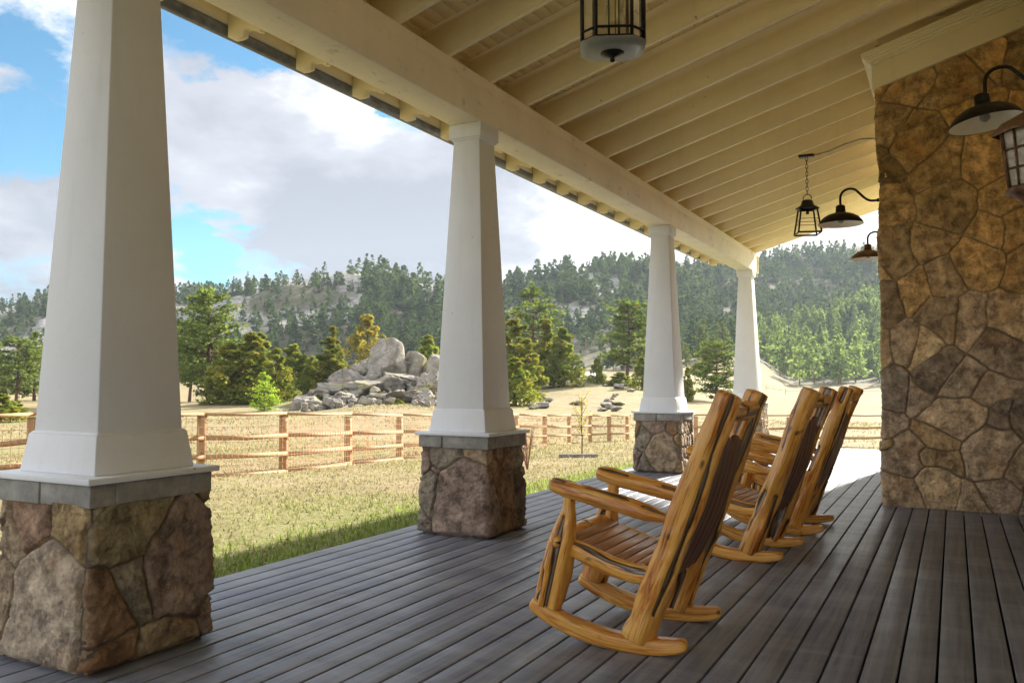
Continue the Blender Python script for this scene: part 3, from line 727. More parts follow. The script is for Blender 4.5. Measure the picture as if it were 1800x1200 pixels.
# ------------------------------------------------------------------ rocking chairs
class LogB:
    """collects organic logs; carries grain and dead attributes"""
    def __init__(s): s.V = []; s.F = []; s.G = []; s.D = []; s.n = 0; s.N = []
    def log(s, path, rad, flat=(1, 1), seed=0, k=22, rings=26, knob=.06, groove=0.0, square=0.0, endround=.03, ref=(0, 1, 0), ngroove=2):
        path = [Vector(p) for p in path]; L = [0]
        for a, c in zip(path[:-1], path[1:]): L.append(L[-1]+(c-a).length)
        T = L[-1]; tv = np.linspace(0, 1, rings)
        tv = np.concatenate([[0, .004, .012], tv[1:-1], [.988, .996, 1.0]]) if endround else tv
        lv = tv*T; pts = np.stack([np.interp(lv, L, [p[c] for p in path]) for c in range(3)], 1)
        # smooth the bends a little
        for _ in range(2):
            q = pts.copy(); q[1:-1] = .25*pts[:-2]+.5*pts[1:-1]+.25*pts[2:]; pts = q
        R = np.interp(lv, np.linspace(0, T, len(rad)), rad)*1.07
        if endround:
            er = np.clip(np.minimum(lv, T-lv)/endround, 0, 1); R = R*np.sqrt(np.clip(1-(1-er)**2.4*.62, .05, 1))
            R[0] *= .62; R[-1] *= .62
        tan = np.gradient(pts, axis=0); tan /= np.linalg.norm(tan, axis=1)[:, None]+1e-9
        rf = np.array(ref, float); a1 = np.cross(tan, rf); a1 /= np.linalg.norm(a1, axis=1)[:, None]+1e-9; a2 = np.cross(a1, tan)
        th = np.linspace(0, 2*PI, k, endpoint=False)
        TH, LV = np.meshgrid(th, lv, indexing='xy'); RR = R[:, None]*np.ones((1, k))
        q = np.stack([np.cos(TH).ravel()*1.6, np.sin(TH).ravel()*1.6, LV.ravel()*4+seed*9.1], 1)
        ns = fbm(q, seed, 3).reshape(TH.shape)
        q2 = np.stack([np.cos(TH).ravel()*5, np.sin(TH).ravel()*5, LV.ravel()*3+seed*5.3], 1); n2 = fbm(q2, seed+5, 2).reshape(TH.shape)
        dead = np.zeros_like(TH)
        rg = random.Random(seed)
        fac = 1+knob*ns*2.2+knob*.5*n2
        if square:
            sq = 1/np.maximum(np.abs(np.cos(TH)), np.abs(np.sin(TH))); fac = fac*(1+square*(np.minimum(sq, 1.25 if square < .7 else 1.33)-1))
        if groove:
            for gk in range(ngroove):
                t0 = rg.uniform(0, 2*PI); a = rg.uniform(.3, .8); ph = rg.uniform(0, 6); wd = rg.uniform(.18, .38)
                c = t0+a*np.sin(LV*4.2+ph)*.5; dd = (TH-c+PI) % (2*PI)-PI
                amp = sstep(.02, .25, vnoise(np.stack([LV.ravel()*3.2+gk*7+seed, 0*LV.ravel(), 0*LV.ravel()], 1), seed+gk).reshape(LV.shape)+.35)
                m = np.exp(-(dd/wd)**2)*amp; fac = fac-groove*m; dead = np.maximum(dead, sstep(.22, .85, m))
        for kk in range(int(.7+T*1.5)):
            kt, kl = rg.uniform(0, 2*PI), rg.uniform(.08, .92)*T; rk_ = rg.uniform(.009, .018); dl = (LV-kl); dt_ = ((TH-kt+PI) % (2*PI)-PI)*R[:, None]
            r2 = (dl*dl*.55+dt_*dt_)/(rk_*rk_); fac = fac+.13*np.exp(-r2*.45)-.12*np.exp(-r2*3.5); dead = np.maximum(dead, .36*np.exp(-r2*1.1))
        RR = RR*fac
        P = pts[:, None, :]+a1[:, None, :]*(np.cos(TH)*RR*flat[0])[..., None]+a2[:, None, :]*(np.sin(TH)*RR*flat[1])[..., None]
        V = P.reshape(-1, 3); m = len(lv); idx = np.arange(m*k).reshape(m, k)
        F = np.stack([idx[:-1], np.roll(idx[:-1], -1, 1), np.roll(idx[1:], -1, 1), idx[1:]], -1).reshape(-1, 4)
        g = np.stack([np.cos(TH)*R[:, None]+TH*.02, LV, np.sin(TH)*R[:, None]+seed*.37], -1).reshape(-1, 3)
        V = np.concatenate([V, [pts[0], pts[-1]]]); g = np.concatenate([g, [[0, 0, seed*.37], [0, T, seed*.37]]]); dd_ = np.concatenate([dead.ravel(), [.0, .0]])
        c0, c1 = m*k, m*k+1
        tr = [(idx[0, (j+1) % k], idx[0, j], c0) for j in range(k)]+[(idx[-1, j], idx[-1, (j+1) % k], c1) for j in range(k)]
        s.V.append(V); s.F.append(F+s.n); s.N.append(np.array(tr)+s.n); s.G.append(g+.5); s.D.append(dd_); s.n += len(V)
        return s
    def build(s, name, mat, parent):
        return mk(name, np.concatenate(s.V), [np.concatenate(s.F), np.concatenate(s.N)], mat, parent, True, {'grain': np.concatenate(s.G), 'dead': np.concatenate(s.D)})
def make_chair(label, loc, rz, sd):
    t = thing('rocking_chair', label, 'rocking chair', loc, rz, 'log rocking chairs in a row on the deck')
    W = .31
    for si, sy in enumerate((-1, 1)):
        y = sy*W; q = sd*50+si*20
        Rr = 1.12; cx = .03; pth = []
        for a in np.linspace(-.50, .235, 22):
            pth.append((cx+Rr*math.sin(a)*1.0+0, y, Rr*(1-math.cos(a))+.034))
        LogB().log(pth, [.030, .036, .036, .036, .036, .035, .034, .026], (1.0, 1.25), q+1, 24, 40, .035, 0, .92, .03).build('rocker', M['log'], t)
        po = LogB(); po.log([(.045, y, .055), (.17, y, .38), (.33, y, .79), (.50, y, 1.225)], [.068, .066, .060, .060, .055, .058], (1.04, 1.06), q+2, 30, 90, .14, .42, .35, .025, ngroove=5); po.build('back_post', M['log'], t)
        fl = LogB(); fl.log([(-.425, y, .155), (-.385, y, .32), (-.35, y, .47), (-.325, y, .57), (-.308, y, .64), (-.30, y, .735)], [.070, .074, .076, .072, .066, .050, .030, .027], (1, .92), q+3, 28, 70, .14, .46, .15, .012, ngroove=5); fl.build('front_leg', M['log'], t)
        ar = LogB(); ar.log([(-.40, y, .765), (-.28, y, .735), (-.05, y, .69), (.15, y, .645), (.19, y, .638), (.27, y, .622)], [.040, .047, .048, .046, .045, .043, .038, .022, .020], (.92, 1.08), q+4, 26, 64, .13, .26, .1, .03, ngroove=2); ar.build('armrest', M['log'], t)
        rl = LogB(); rl.log([(-.33, y*.93, .462), (-.24, y*.93, .435), (-.1, y*.93, .385), (.03, y*.93, .358), (.16, y*.93, .362)], [.036, .043, .044, .043, .036], (1.05, .75), q+5, 20, 30, .10, .15, .3, .02); rl.build('seat_rail', M['log'], t)
    b = LogB(); b.log([(-.355, -W-.06, .487), (-.355, 0, .493), (-.355, W+.06, .487)], [.030, .042, .044, .045, .044, .042, .030], (1, 1), sd*50+60, 22, 34, .05, .1); b.build('front_rail', M['log'], t)
    b = LogB(); b.log([(-.375, -W, .345), (-.375, W, .345)], [.034, .044, .046, .044, .034], (1, 1), sd*50+61, 20, 24, .06, .15); b.build('front_stretcher', M['log'], t)
    b = LogB(); b.log([(.128, -W, .235), (.128, W, .235)], [.044, .054, .056, .054, .044], (1, 1), sd*50+62, 20, 26, .06, .15); b.build('rear_stretcher', M['log'], t)
    b = LogB(); b.log([(.47, -W, 1.135), (.463, 0, 1.13), (.47, W, 1.135)], [.042, .046, .048, .046, .042], (.95, 1.05), sd*50+63, 24, 30, .12, .35, ngroove=3); b.build('head_rail', M['log'], t)
    # slatted seat, dished
    b = MB(); rr = random.Random(sd); n = 8
    def zs(x): u = (x+.31)/.45; return .518-.115*u-.030*math.sin(PI*min(max(u, 0), 1))
    for i in range(n):
        x0 = -.305+i*.0565; x1 = x0+.050; za, zb_ = zs(x0), zs(x1); tn = rr.uniform(.8, 1.2)
        b.prism([(x0, za-.022), (x1, zb_-.022), (x1, zb_), (x0, za)], -W+.035, W-.035, (tn, tn*rr.uniform(.96, 1.03), tn))
    bevel(b.build('seat', M['slat'], t, False, 'tint'), .006, 2)
    # back slab boards between the posts, scalloped top
    lb = LogB(); ax = Vector((.45, 0, 1.17)).normalized(); nrm = Vector((1.17, 0, -.45)).normalized()
    for i in range(5):
        y = -.205+i*.1025; top = 1.0+.03*math.sin(i*2.1+sd)+rr.uniform(-.015, .02)
        p0 = Vector((.155, y, .335))+nrm*.012; L = (top-.335)/ax.z
        bow = lambda f: nrm*(.035*math.sin(PI*f))
        lb.log([p0+ax*(L*f)+bow(f) for f in (0, .25, .5, .75, 1)], [.050, .052, .053, .053, .050], (.40, 1.02), sd*50+70+i, 18, 26, .05, .06, .35, .02)
    lb.build('back_panel', M['panel'], t)
    return t
make_chair('honey coloured log rocking chair closest to the camera, all of it in view', (-1.40, 4.115, 0), 0, 1)
make_chair('log rocking chair in the middle of the row of three on the deck', (-1.345, 6.38, 0), -.07, 2)
make_chair('log rocking chair farthest down the deck, beside the stone wall corner', (-1.265, 7.63, 0), -.015, 3)

# ------------------------------------------------------------------ fence
def fence(pts, label, spacing_pts=True, wire=True, rails=4, hgt=1.12, cat='fence', name='rail_fence', pr=.066):
    x0, y0, z0 = place(*pts[0]); t = thing(name, label, cat, (x0, y0, z0)); P = [np.array(place(u, D)) for u, D in pts]; org = np.array([x0, y0, z0]); rr = random.Random(len(pts))
    prev = None
    for i, p in enumerate(P):
        q = p-org; d = (P[min(i+1, len(P)-1)]-P[max(i-1, 0)])[:2]; d = d/np.linalg.norm(d); nn = np.array([-d[1], d[0]])
        c = [q[:2]+d*a*pr+nn*b_*pr for a, b_ in ((-1, -1), (1, -1), (1, 1), (-1, 1))]
        b = MB(); zt = q[2]+hgt*rr.uniform(.96, 1.0); b.add([(*v, q[2]-.3) for v in c]+[(*v, zt) for v in c], [(0, 3, 2, 1), (4, 5, 6, 7), (0, 1, 5, 4), (1, 2, 6, 5), (2, 3, 7, 6), (3, 0, 4, 7)])
        bevel(b.build('post', M['fence'], t), .012, 1)
    for i in range(len(P)-1):
        a, c = P[i]-org, P[i+1]-org; d = (c-a); l = np.linalg.norm(d[:2]); d2 = d/l; nn = np.array([-d2[1], d2[0], 0]); toc = -(P[i][:2]); sg = -1 if nn[:2]@(-P[i][:2]) < 0 else 1; nn = nn*sg
        for r in range(rails):
            f = hgt*(1.0-.31*r)-.06; hh = .042 if r else .05; off = pr+.022
            if r == 0: off = 0.0; f = hgt+.026; hh = .026; th = .10
            else: th = .022
            za, zc = a[2]+f+rr.uniform(-.02, .02), c[2]+f+rr.uniform(-.02, .02)
            sag = rr.uniform(0, .03); mid = (a+c)/2+nn*off; mid[2] = (za+zc)/2-sag
            e0, e1 = a+nn*off-d2*.02*(r > 0), c+nn*off+d2*.02*(r > 0); e0[2], e1[2] = za, zc
            V = []
            for pnt in (e0, mid, e1):
                for sy, sz in ((-1, -1), (1, -1), (1, 1), (-1, 1)): V.append(pnt+nn*sy*th+np.array([0, 0, sz*hh]))
            b = MB(); b.add(V, [(0, 1, 2, 3), (11, 10, 9, 8)]+[(k*4+j, k*4+(j+1) % 4+0, (k+1)*4+(j+1) % 4, (k+1)*4+j)[::-1] for k in (0, 1) for j in range(4)])
            b.build('top_rail' if r == 0 else 'rail', M['fence'], t)
        if wire:
            b = MB(); nx = int(l/.11); off = pr+.047
            for k in range(nx+1):
                p = a+d*(k/nx)+nn*off; b.tube([(p[0], p[1], p[2]+.04), (p[0], p[1], p[2]+hgt-.05)], .0042, 3, False)
            for k in range(8):
                z = .06+k*.14; p, q = a+nn*off, c+nn*off; b.tube([(p[0], p[1], p[2]+z), (q[0], q[1], q[2]+z)], .0042, 3, False)
            b.build('wire_mesh', M['wire'], t)
    return t
fence([(-330, 10.8), (-190, 11.6), (-60, 12.4), (60, 13.2), (220, 14.0), (357, 14.9), (500, 16.4), (613, 19.0), (703, 21.6), (785, 24.4), (850, 27.2), (908, 29.8), (957, 32), (1000, 33.6), (1037, 35), (1070, 36.2), (1102, 37.2)],
      'orange cedar rail fence with wire mesh curving behind the yard, left of the third column')
fence([(1150, 29.5), (1222, 29.3), (1300, 29.2), (1385, 29.1), (1470, 29.0), (1560, 29.0), (1650, 29.0)],
      'orange cedar rail fence beyond the deck end, seen behind the rocking chairs', wire=False)
fence([(1040+i*34, 205+(i % 2)) for i in range(18)], 'thin far pasture fence crossing the meadow below the hillside grove', wire=False, rails=2, hgt=1.3, name='pasture_fence', pr=.06)

# ------------------------------------------------------------------ foliage meshes
def quads(C, S, rg, elong=2.2, up=.35):
    """C centres (n,3), S sizes (n,) -> random oriented needle-tuft quads"""
    n = len(C); d = rg.normal(size=(n, 3)); d[:, 2] = d[:, 2]*.6+up; d /= np.linalg.norm(d, axis=1)[:, None]
    e = np.cross(d, rg.normal(size=(n, 3))); e /= np.linalg.norm(e, axis=1)[:, None]+1e-9
    a = d*(S*.5)[:, None]; b_ = e*(S*.5/elong)[:, None]
    V = np.stack([C-a-b_*.6, C-a*.2+b_, C+a, C-a*.2-b_*1.1+a*.3], 1).reshape(-1, 3)
    return V, np.arange(4*n).reshape(n, 4)
def pine_mesh(seed, h=10.0, w=4.6, tiers=26, size=.42, base=.12, per=26, dens=1.0, shape='round', limbs=True):
    rg = np.random.default_rng(seed); C = []; T = []; tb = MB(); bend = rg.normal(0, .12, 2)
    tr = lambda z: np.array([bend[0]*math.sin(z/h*3), bend[1]*math.sin(z/h*2.3), z])
    zz = np.linspace(-.4, h*.97, 9); tb.tube([tuple(tr(z)) for z in zz], [max(.02, .021*h*(1-z/h*.95)) for z in zz], 8)
    for i in range(tiers):
        f = base+(1-base)*(i+rg.uniform(-.3, .3))/tiers; f = min(max(f, base), .985)
        g = (f-base)/(1-base)
        if shape == 'egg': ln = w/2*((max(g, 0)/.2)**.5*.9+.1 if g < .2 else math.sqrt(max(.0, 1-((g-.2)/.83)**2.2)))
        elif shape == 'round': ln = w/2*(math.sin(min(1, .30+g*.9)*PI*.92)**.7*.95+.08)*(1 if g < .75 else 1-(g-.75)*1.9)
        else: ln = w/2*((1-g)**.8*.95+.06)
        nb = max(3, int(rg.integers(4, 8)*dens))
        for k in range(nb):
            if rg.random() < .16: continue
            az = rg.uniform(0, 2*PI); L = ln*rg.uniform(.55, 1.18); rise = rg.uniform(-.10, .30)+(.45*(g-.4) if g > .4 else 0)
            p0 = tr(f*h); p1 = p0+np.array([math.cos(az)*L, math.sin(az)*L, L*rise])
            if limbs and L > .5: tb.tube([tuple(p0), tuple((p0+p1)/2+np.array([0, 0, -.04*L])), tuple(p1)], [.03+.012*L, .02+.006*L, .008], 4, False)
            m = max(4, int(per*(L/(w/2))**1.2))
            u = rg.uniform(.28, 1.05, m)**.75; jit = rg.normal(0, 1, (m, 3))*np.array([.13, .13, .10])*(.35+.5*L)
            pts = p0+(p1-p0)*u[:, None]+jit; cl = rg.uniform(0, 1)
            C.append(pts); T.append(np.clip(cl*.55+rg.uniform(0, .5, m), 0, 1))
    m = int(per*1.5); C.append(tr(h*.96)+rg.normal(0, 1, (m, 3))*np.array([.16, .16, .34])*h/12); T.append(rg.uniform(.4, 1, m))
    C = np.concatenate(C); T = np.concatenate(T); S = size*rg.uniform(.6, 1.35, len(C))
    V, F = quads(C, S, rg, 2.0, .45); tv = np.repeat(T, 4); tt = np.stack([tv, np.repeat((rg.random(len(C)) < .012)*.8, 4), tv*0], 1)
    return (V, F, tt), tb
def juniper_mesh(seed, h=6.0, w=4.0, n=2600, size=.34, cone=1.0):
    rg = np.random.default_rng(seed); lob = []
    nl = 64
    for i in range(nl):
        az0 = rg.uniform(0, 6.28); f = rg.uniform(.04, .97); r = w/2*(1-f)**(.62*cone)*min(1, (f+.10)*5)*rg.uniform(.2, 1.0)**.5*(.85+.25*math.sin(az0*2+f*9)); az = rg.uniform(0, 2*PI)
        lob.append((math.cos(az)*r*.75, math.sin(az)*r*.75, f*h, max(.12, w*.135*(1-f*.88)), rg.uniform(0, 1)))
    lob.append((0, 0, h*.86, .22, .6)); lob.append((.03, 0, h*.95, .10, .7)); lob = np.array(lob); k = rg.integers(0, len(lob), n)
    d = rg.normal(size=(n, 3)); d /= np.linalg.norm(d, axis=1)[:, None]; rad = lob[k, 3]*rg.uniform(.55, 1.08, n)**.5
    C = lob[k, :3]+d*rad[:, None]*np.array([1, 1, 1.5]); C[:, 2] = np.clip(C[:, 2], .02*h, h*1.04)
    T = np.clip(lob[k, 4]*.5+rg.uniform(0, .5, n), 0, 1); rust = np.clip(rg.normal(.16, .25, n)*(lob[k, 4] > .45), 0, 1)
    V, F = quads(C, size*rg.uniform(.5, 1.4, n), rg, 2.2, .8)
    tb = MB(); tb.tube([(0, 0, -.4), (.05, 0, h*.3), (0, .04, h*.7)], [.14, .10, .03], 7)
    for a in range(4): tb.tube([(0, 0, .15*h), (math.cos(a*1.7)*w*.2, math.sin(a*1.7)*w*.2, h*.4)], [.06, .02], 5, False)
    return (V, F, np.stack([np.repeat(T, 4), np.repeat(rust, 4), np.repeat(T*0, 4)], 1)), tb
M['pine'] = m_foliage('pine_needles', (.040, .066, .020), (.17, .22, .06), .42)
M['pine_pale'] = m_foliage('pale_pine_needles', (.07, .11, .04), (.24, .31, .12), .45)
M['pine_far'] = m_foliage('far_pine_needles', (.022, .040, .020), (.082, .118, .056), .34)
M['bright'] = m_foliage('bright_needles', (.10, .18, .025), (.34, .46, .07), .45)
M['juniper'] = m_foliage('juniper_scales', (.075, .095, .022), (.29, .315, .065), .44)
M['juniper_g'] = m_foliage('green_juniper_scales', (.085, .115, .024), (.28, .34, .07), .42)
M['gold'] = m_foliage('golden_juniper_scales', (.16, .14, .03), (.42, .37, .09), .42)
def mesh_data(name, d, mat, smooth=False):
    (V, F, T) = d; o = mk(name, V, F, mat, None, smooth, {'tint': T}); me = o.data; bpy.data.objects.remove(o); return me
def mb_data(name, tb, mat):
    o = tb.build(name, mat); me = o.data; bpy.data.objects.remove(o); return me
PROTO = {}
def proto(key, gen, mat):
    d, tb = gen; PROTO[key] = (mesh_data('crown', d, M[mat]), mb_data('trunk', tb, M['bark']), max(d[0][:, 2]), (np.percentile(np.abs(d[0][:, 0]), 97)+np.percentile(np.abs(d[0][:, 1]), 97)))
proto('pineA', pine_mesh(1, 11, 5.6, 38, .36, .06, 46, 1.25, 'egg'), 'pine')
proto('pineB', pine_mesh(2, 12, 6.2, 18, .46, .34, 40, .85), 'pine')
proto('pineC', pine_mesh(3, 11, 6.2, 28, .42, .20, 46, 1.1, 'egg'), 'pine')
proto('pineD', pine_mesh(4, 7, 5.0, 22, .36, .05, 34, 1.1), 'bright')
proto('pineE', pine_mesh(5, 11, 5.0, 28, .42, .08, 32, 1.0, 'cone'), 'pine')
proto('pineF', pine_mesh(8, 9, 6.2, 30, .38, .06, 44, 1.2, 'egg'), 'pine')
proto('junA', juniper_mesh(1, 6, 4.4, 5600, .30), 'juniper')
proto('junB', juniper_mesh(2, 7, 3.2, 4600, .30, .8), 'juniper')
proto('junC', juniper_mesh(3, 5.5, 4.4, 4800, .30), 'juniper_g')
proto('junD', juniper_mesh(4, 7, 4.4, 3600, .30), 'gold')
def tree(key, u, D, hpx, wpx, label, name='pine_tree', cat='tree', group=None, rz=None, dz=0.0):
    cm, tm, ph, pw = PROTO[key]; x, y, z = place(u, D); t = thing(name, label, cat, (x, y, z-.1+dz), random.uniform(0, 6) if rz is None else rz, group)
    h = hpx*D/FPX; w = wpx*D/FPX; t.scale = (w/pw, w/pw, h/ph)
    for n, me in (('crown', cm), ('trunk', tm)):
        o = bpy.data.objects.new(n, me); link(o, t)
    return t
G1 = 'trees beyond the left fence'; G2 = 'trees around the knoll in the middle'
tree('pineA', 368, 97, 205, 112, 'tall full green pine just right of the nearest column', group=G1)
tree('pineC', 334, 104, 150, 70, 'darker pine half hidden behind the nearest column', group=G1)
tree('junA', 405, 86, 112, 92, 'rusty olive juniper at the foot of the tall green pine', 'juniper', group=G1)
tree('junA', 441, 88, 128, 98, 'tallest of the rusty junipers, behind the small bright green pine', 'juniper', group=G1)
tree('junA', 486, 85, 98, 60, 'low rusty juniper right of the small bright green pine', 'juniper', group=G1)
tree('junC', 456, 104, 122, 70, 'pale green juniper showing above the rusty ones', 'juniper', group=G1)
tree('pineD', 466, 74, 72, 48, 'small bright green pine in front of the rusty junipers', group=G1)
tree('junC', 515, 97, 92, 72, 'yellow green juniper left of the rock outcrop', 'juniper', group=G1)
tree('junC', 550, 95, 66, 36, 'small pointed yellow green juniper left of the rock outcrop', 'juniper', group=G1)
tree('junB', 579, 92, 92, 52, 'leaning olive juniper at the left foot of the rock outcrop', 'juniper', group=G1)
tree('junB', 586, 100, 100, 34, 'slim juniper tip behind the leaning olive juniper', 'juniper', group=G1)
tree('junD', 645, 118, 118, 76, 'golden juniper behind the top of the rock outcrop', 'juniper', group=G1)
tree('junD', 674, 116, 82, 34, 'small golden juniper beside the larger golden one', 'juniper', group=G1)
tree('junC', 752, 112, 84, 50, 'green juniper behind the outcrop, left of the second column', 'juniper', group=G1)
tree('pineC', 30, 118, 122, 74, 'large pine at the left edge of the photo', group=G1)
tree('pineE', 62, 126, 126, 56, 'pine between the left edge pine and the nearest column', group=G1)
tree('pineE', -12, 124, 112, 60, 'pine cut off by the left edge of the photo', group=G1)
tree('junC', 6, 56, 54, 62, 'bright green bush above the fence at the left edge', 'bush', 'bush', group=G1)
tree('junA', 32, 62, 36, 40, 'small rusty bush above the fence at the left edge', 'bush', 'bush', group=G1)
tree('pineB', 936, 126, 186, 112, 'tall open pine with bare limbs right of the second column', group=G2)
tree('junB', 906, 104, 136, 66, 'tall olive juniper touching the second column', 'juniper', group=G2)
tree('junB', 928, 99, 108, 52, 'olive juniper stepping down to the right of the second column', 'juniper', group=G2)
tree('junC', 905, 84, 88, 70, 'yellow green juniper low beside the second column', 'juniper', group=G2)
tree('junB', 958, 118, 124, 56, 'dark olive juniper under the tall open pine', 'juniper', group=G2)
tree('junC', 990, 116, 108, 62, 'green juniper on the knoll right of the tall open pine', 'juniper', group=G2)
tree('pineC', 1101, 134, 148, 84, 'spreading pine left of the third column', group=G2)
tree('junC', 1049, 124, 46, 27, 'small green juniper alone on the knoll', 'juniper', group=G2)
tree('junC', 1090, 122, 26, 46, 'low dark bush at the foot of the spreading pine', 'bush', 'bush', group=G2)
tree('junC', 1128, 118, 60, 34, 'bushy juniper showing left of the third column', 'juniper', group=G2)
tree('pineF', 1257, 112, 112, 80, 'rounded pine between the third and fourth columns', group=G2)
tree('junB', 1208, 104, 62, 22, 'narrow green juniper just right of the third column', 'juniper', group=G2)

# mid-distance individual trees, then the far woods
def pine_small(seed, n, h=10., w=4., size=1.0):
    rg = np.random.default_rng(seed); f = rg.uniform(.10, 1, n)**.9; r = w/2*((1-f)**.75+.05)*rg.uniform(.25, 1.1, n)**.6*(1+.25*np.sin(f*23+seed)); az = rg.uniform(0, 2*PI, n)
    C = np.stack([np.cos(az)*r, np.sin(az)*r, f*h], 1); V, F = quads(C, size*rg.uniform(.6, 1.4, n)*(1.1-.5*f), rg, 1.7, .2)
    T = np.repeat(rg.uniform(0, 1, n), 4)
    tk = np.array([[.09, 0, 0], [-.05, .08, 0], [-.05, -.08, 0], [0, 0, h*.8]])*np.array([2, 2, 1]); 
    return V, F, np.stack([T, T*0, T*0], 1)
def tsmall(name, seed, n, mat, size, w=4.0):
    V, F, T = pine_small(seed, n, 10., w, size); k = len(V)
    tv = np.array([[.16, 0, -.6], [-.08, .14, -.6], [-.08, -.14, -.6], [.02, 0, 8]]); V = np.concatenate([V, tv]); T = np.concatenate([T, np.tile([.2, .9, 0], (4, 1))])
    o = mk(name, V, [F, np.array([[k, k+1, k+3], [k+1, k+2, k+3], [k+2, k, k+3]])], M[mat], None, False, {'tint': T}); me = o.data; bpy.data.objects.remove(o); return me
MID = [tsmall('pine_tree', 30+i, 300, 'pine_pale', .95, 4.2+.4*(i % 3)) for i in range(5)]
MIDD = [tsmall('pine_tree', 40+i, 260, 'pine_far', .95, 3.8+.5*(i % 3)) for i in range(5)]
rg = np.random.default_rng(5); cand = []
def density(u, D, x, y):
    n = fbm(np.stack([x/38, y/38, 0*x], 1), 33, 5); rock = n+.20*((u > 380) & (u < 640))+.24*((u > 960) & (u < 1090))-.5*(u > 1130)
    d = np.where(u > 1090, 1.0, np.where(u > 640, .95, .70))*np.clip(.72+1.0*fbm(np.stack([x/24, y/24, 0*x], 1), 81, 3), .3, 1); d = d*np.where(rock > .06, .16, 1.0)
    d = d*np.where((u < 300) & (D < 400), .25, 1)
    d = np.where((u > 1150) & (D < 300+np.clip((u-1290)/3, 0, 40)), .06, d)
    d = np.where((u > 1330) & (D < 372), .16, d)
    return np.clip(d, 0, 1)
n = 24000
D = np.sqrt(rg.uniform(285**2, 640**2, n)); u = rg.uniform(-260, 1760, n); D = np.where(u > 1250, D+(D-285)*.42, D)
x = FW[0]*D+RT[0]*D*(u-900)/FPX; y = FW[1]*D+RT[1]*D*(u-900)/FPX
# drop what stands past its ridge
z = ground(x, y); keep = rg.random(n) < density(u, D, x, y)*.66
zi = H+(z-H)/D
up = _table(u, D+30); slope = (z-H)/D-(ground(x*1.1, y*1.1)-H)/(D*1.1); keep &= slope < .012
u, D, x, y, z = u[keep], D[keep], x[keep], y[keep], z[keep]
hgt = (4.5+11*rg.random(len(u))**1.5)*np.where(u < 620, .72, 1.0)*(1+.25*fbm(np.stack([x/60, y/60, 0*x], 1), 71, 3))
grove = (u > 1310) & (D < 400+np.clip((u-1310)*.42, 0, 95))
hgt = np.where(grove, rg.uniform(11, 21, len(u)), hgt)
show = hgt/D; order = np.argsort(-show); vis = [i for i in order if -30 < u[i] < 1590 and not (60 < u[i] < 315) and not (765 < u[i] < 885)]
ind = vis[:285]; inds = set(ind)
for q, i in enumerate(ind):
    g = bool(grove[i]); me = (MID if g else MIDD)[q % 5]
    o = bpy.data.objects.new('pine_tree', me); COL.objects.link(o); o.location = (x[i], y[i], z[i]-.2); o.rotation_euler = (0, 0, random.uniform(0, 6))
    s = hgt[i]/10; o.scale = (s*random.uniform(.85, 1.25),)*2+(s,)
    if g: tag(o, 'pale sunlit pine in the grove at the foot of the right hand hill', 'tree', 'pines of the pale grove')
    elif u[i] > 1090: tag(o, 'blue green pine on the lower slope of the right hand hill', 'tree', 'pines on the right hand hill')
    elif u[i] > 860: tag(o, 'dark pine on the lower slope of the middle hill', 'tree', 'pines on the middle hill')
    else: tag(o, 'dark pine on the lower slope of the left hand hill', 'tree', 'pines on the left hand hill')
rest = np.array([i for i in range(len(u)) if i not in inds]); FT = [pine_small(60+i, 56, 10., 4.3+.4*(i % 3), 2.2) for i in range(6)]
VV = []; FF = []; TT = []; off = 0
for k in range(6):
    ids = rest[k::6]; V, F, T = FT[k]; m = len(ids); a = rg.uniform(0, 2*PI, m); s = hgt[ids]/10; sw_ = s*rg.uniform(.9, 1.35, m); c, sn = np.cos(a), np.sin(a)
    X = x[ids][:, None]+sw_[:, None]*(V[None, :, 0]*c[:, None]-V[None, :, 1]*sn[:, None]); Y = y[ids][:, None]+sw_[:, None]*(V[None, :, 0]*sn[:, None]+V[None, :, 1]*c[:, None]); Z = z[ids][:, None]-.2+s[:, None]*V[None, :, 2]
    VV.append(np.stack([X, Y, Z], -1).reshape(-1, 3)); nv = len(V)
    FF.append((F[None]+(np.arange(m)*nv)[:, None, None]).reshape(-1, 4)+off); off += m*nv
    tt = np.tile(T[None], (m, 1, 1)); tt[..., 0] = np.clip(tt[..., 0]*.6+rg.uniform(0, .45, m)[:, None], 0, 1); tt[..., 1] = (rg.random(m) < .006)[:, None]*.5; TT.append(tt.reshape(-1, 3))
wo = mk('far_woods', np.concatenate(VV), np.concatenate(FF), M['pine_far'], None, False, {'tint': np.concatenate(TT)})
tag(wo, 'dark pine woods covering the hills behind the ranch', 'woods', kind='stuff')
print('forest', len(rest), 'individual', len(ind))
# junipers dotted on the pale slope at the right
for u_, D_, hp, wp, lb in ((1442, 338, 38, 52, 'round dark juniper alone on the pale slope below the grove'), (1497, 350, 46, 36, 'upright dark juniper on the pale slope left of the stone wall'), (1385, 345, 34, 34, 'dark juniper on the pale slope right of the fourth column'), (1230, 236, 22, 44, 'low dark bush on the pale slope right of the third column')):
    tree('junC', u_, D_, hp, wp, lb, 'juniper', group='junipers on the pale slope')
for u_, D_, hp, wp, lb in ((1236, 285, 72, 40, 'sunlit pine on the pale slope, taller of the pair left of the fourth column'), (1272, 285, 62, 40, 'sunlit pine on the pale slope, shorter of the pair left of the fourth column'), (1206, 262, 42, 22, 'slim young pine on the pale slope right of the third column')):
    tree('pineE', u_, D_, hp, wp, lb, group='pines on the pale slope')

